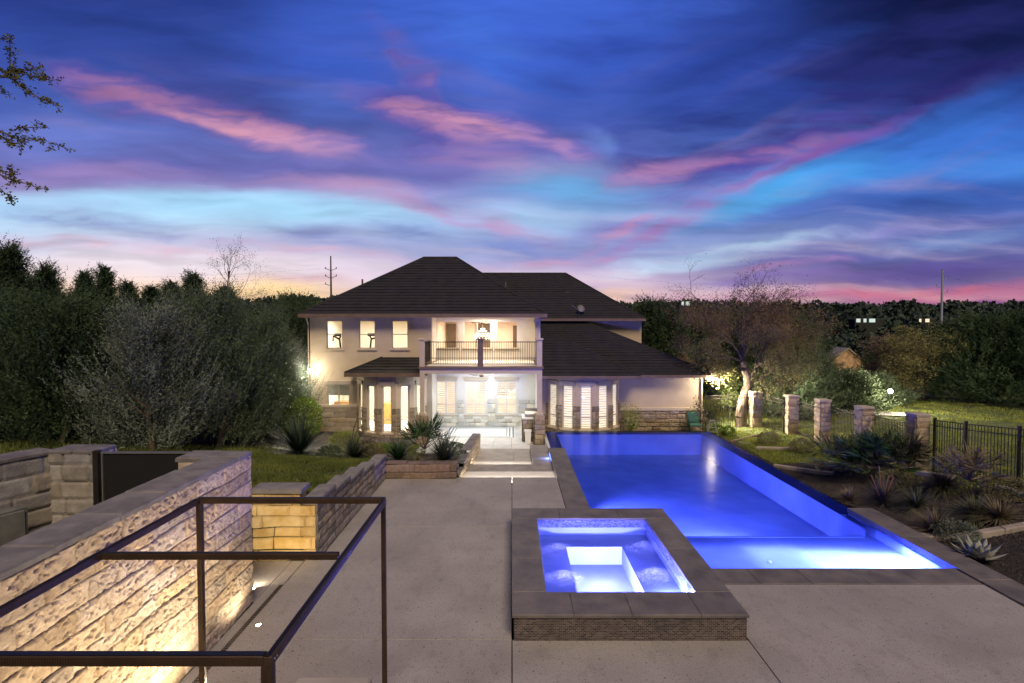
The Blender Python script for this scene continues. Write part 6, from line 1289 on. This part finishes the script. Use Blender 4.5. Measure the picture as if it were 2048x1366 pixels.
for i, py in enumerate((552, 575, 590)):
    mb = MB(); a = Vector((fX(1882, 130), 130, Z(py, 130))); b = Vector((fX(1150, 190), 190, Z(py-6, 190))); c2 = Vector((fX(2400, 100), 100, Z(py, 100)))
    for e in (b, c2): mb.path([a.lerp(e, f)+Vector((0, 0, -3*4*f*(1-f))) for f in np.linspace(0, 1, 12)], .012, 4)
    mb.build('power_line', m_wire, label=('upper', 'middle', 'lowest')[i]+' power line on the right skyline', cat='wire')
# patio chair with green cushion, folded stand by the pool corner
x, y, z = fX(1391, 26.4), 26.4, -.5; t = thing('patio_chair', 'patio chair with a green cushion against the rough stone base', 'chair', (x, y, z)); mb = MB()
mb.path([(x-.32,y-.25,z),(x-.32,y-.25,z+.6),(x-.32,y+.3,z+.62),(x-.32,y+.36,z+.95)], .018); mb.path([(x+.32,y-.25,z),(x+.32,y-.25,z+.6),(x+.32,y+.3,z+.62),(x+.32,y+.36,z+.95)], .018); mb.tube((x-.32,y+.36,z+.95),(x+.32,y+.36,z+.95),.018); mb.tube((x-.32,y-.25,z+.38),(x+.32,y-.25,z+.38),.018); mb.build('frame', m_iron, t)
m_green = M('green_fabric', (.06,.17,.11), (.045,.13,.085), rough=.9); mb = MB(); mb.bev(x-.30, y-.24, z+.38, x+.30, y+.28, z+.5, .04); mb.build('seat', m_green, t); mb = MB()
mb.lathe([(.001,-.08),(.2,-.07),(.31,-.02),(.31,.02),(.2,.07),(.001,.08)], (0,0,0), 4); mb.v = [Vector((p.x, p.y, p.z)) for p in mb.v]; M_ = Matrix.Translation((x, y+.2, z+.76)) @ Matrix.Rotation(math.radians(75), 4, 'X') @ Matrix.Rotation(PI/4, 4, 'Z'); mb.v = [M_ @ Vector((p.x*1.3, p.y*1.3, p.z)) for p in mb.v]; mb.build('cushion', m_green, t)
x, y = fX(1428, 24.9), 24.9; z = G(x, y); mb = MB()
for s in (-1, 1): mb.tube((x+s*.25, y, z), (x+s*.1, y+.1, z+.72), .018); mb.tube((x+s*.25+.12, y+.4, z), (x+s*.1, y+.1, z+.72), .018)
mb.tube((x-.1,y+.1,z+.72),(x+.1,y+.1,z+.72),.02); mb.tube((x-.2,y+.02,z+.2),(x+.2,y+.02,z+.2),.015); mb.tube((x-.16,y+.05,z+.4),(x+.16,y+.05,z+.4),.015)
mb.build('folding_stand', m_frame, label='small metal folding stand at the far pool corner', cat='stand')
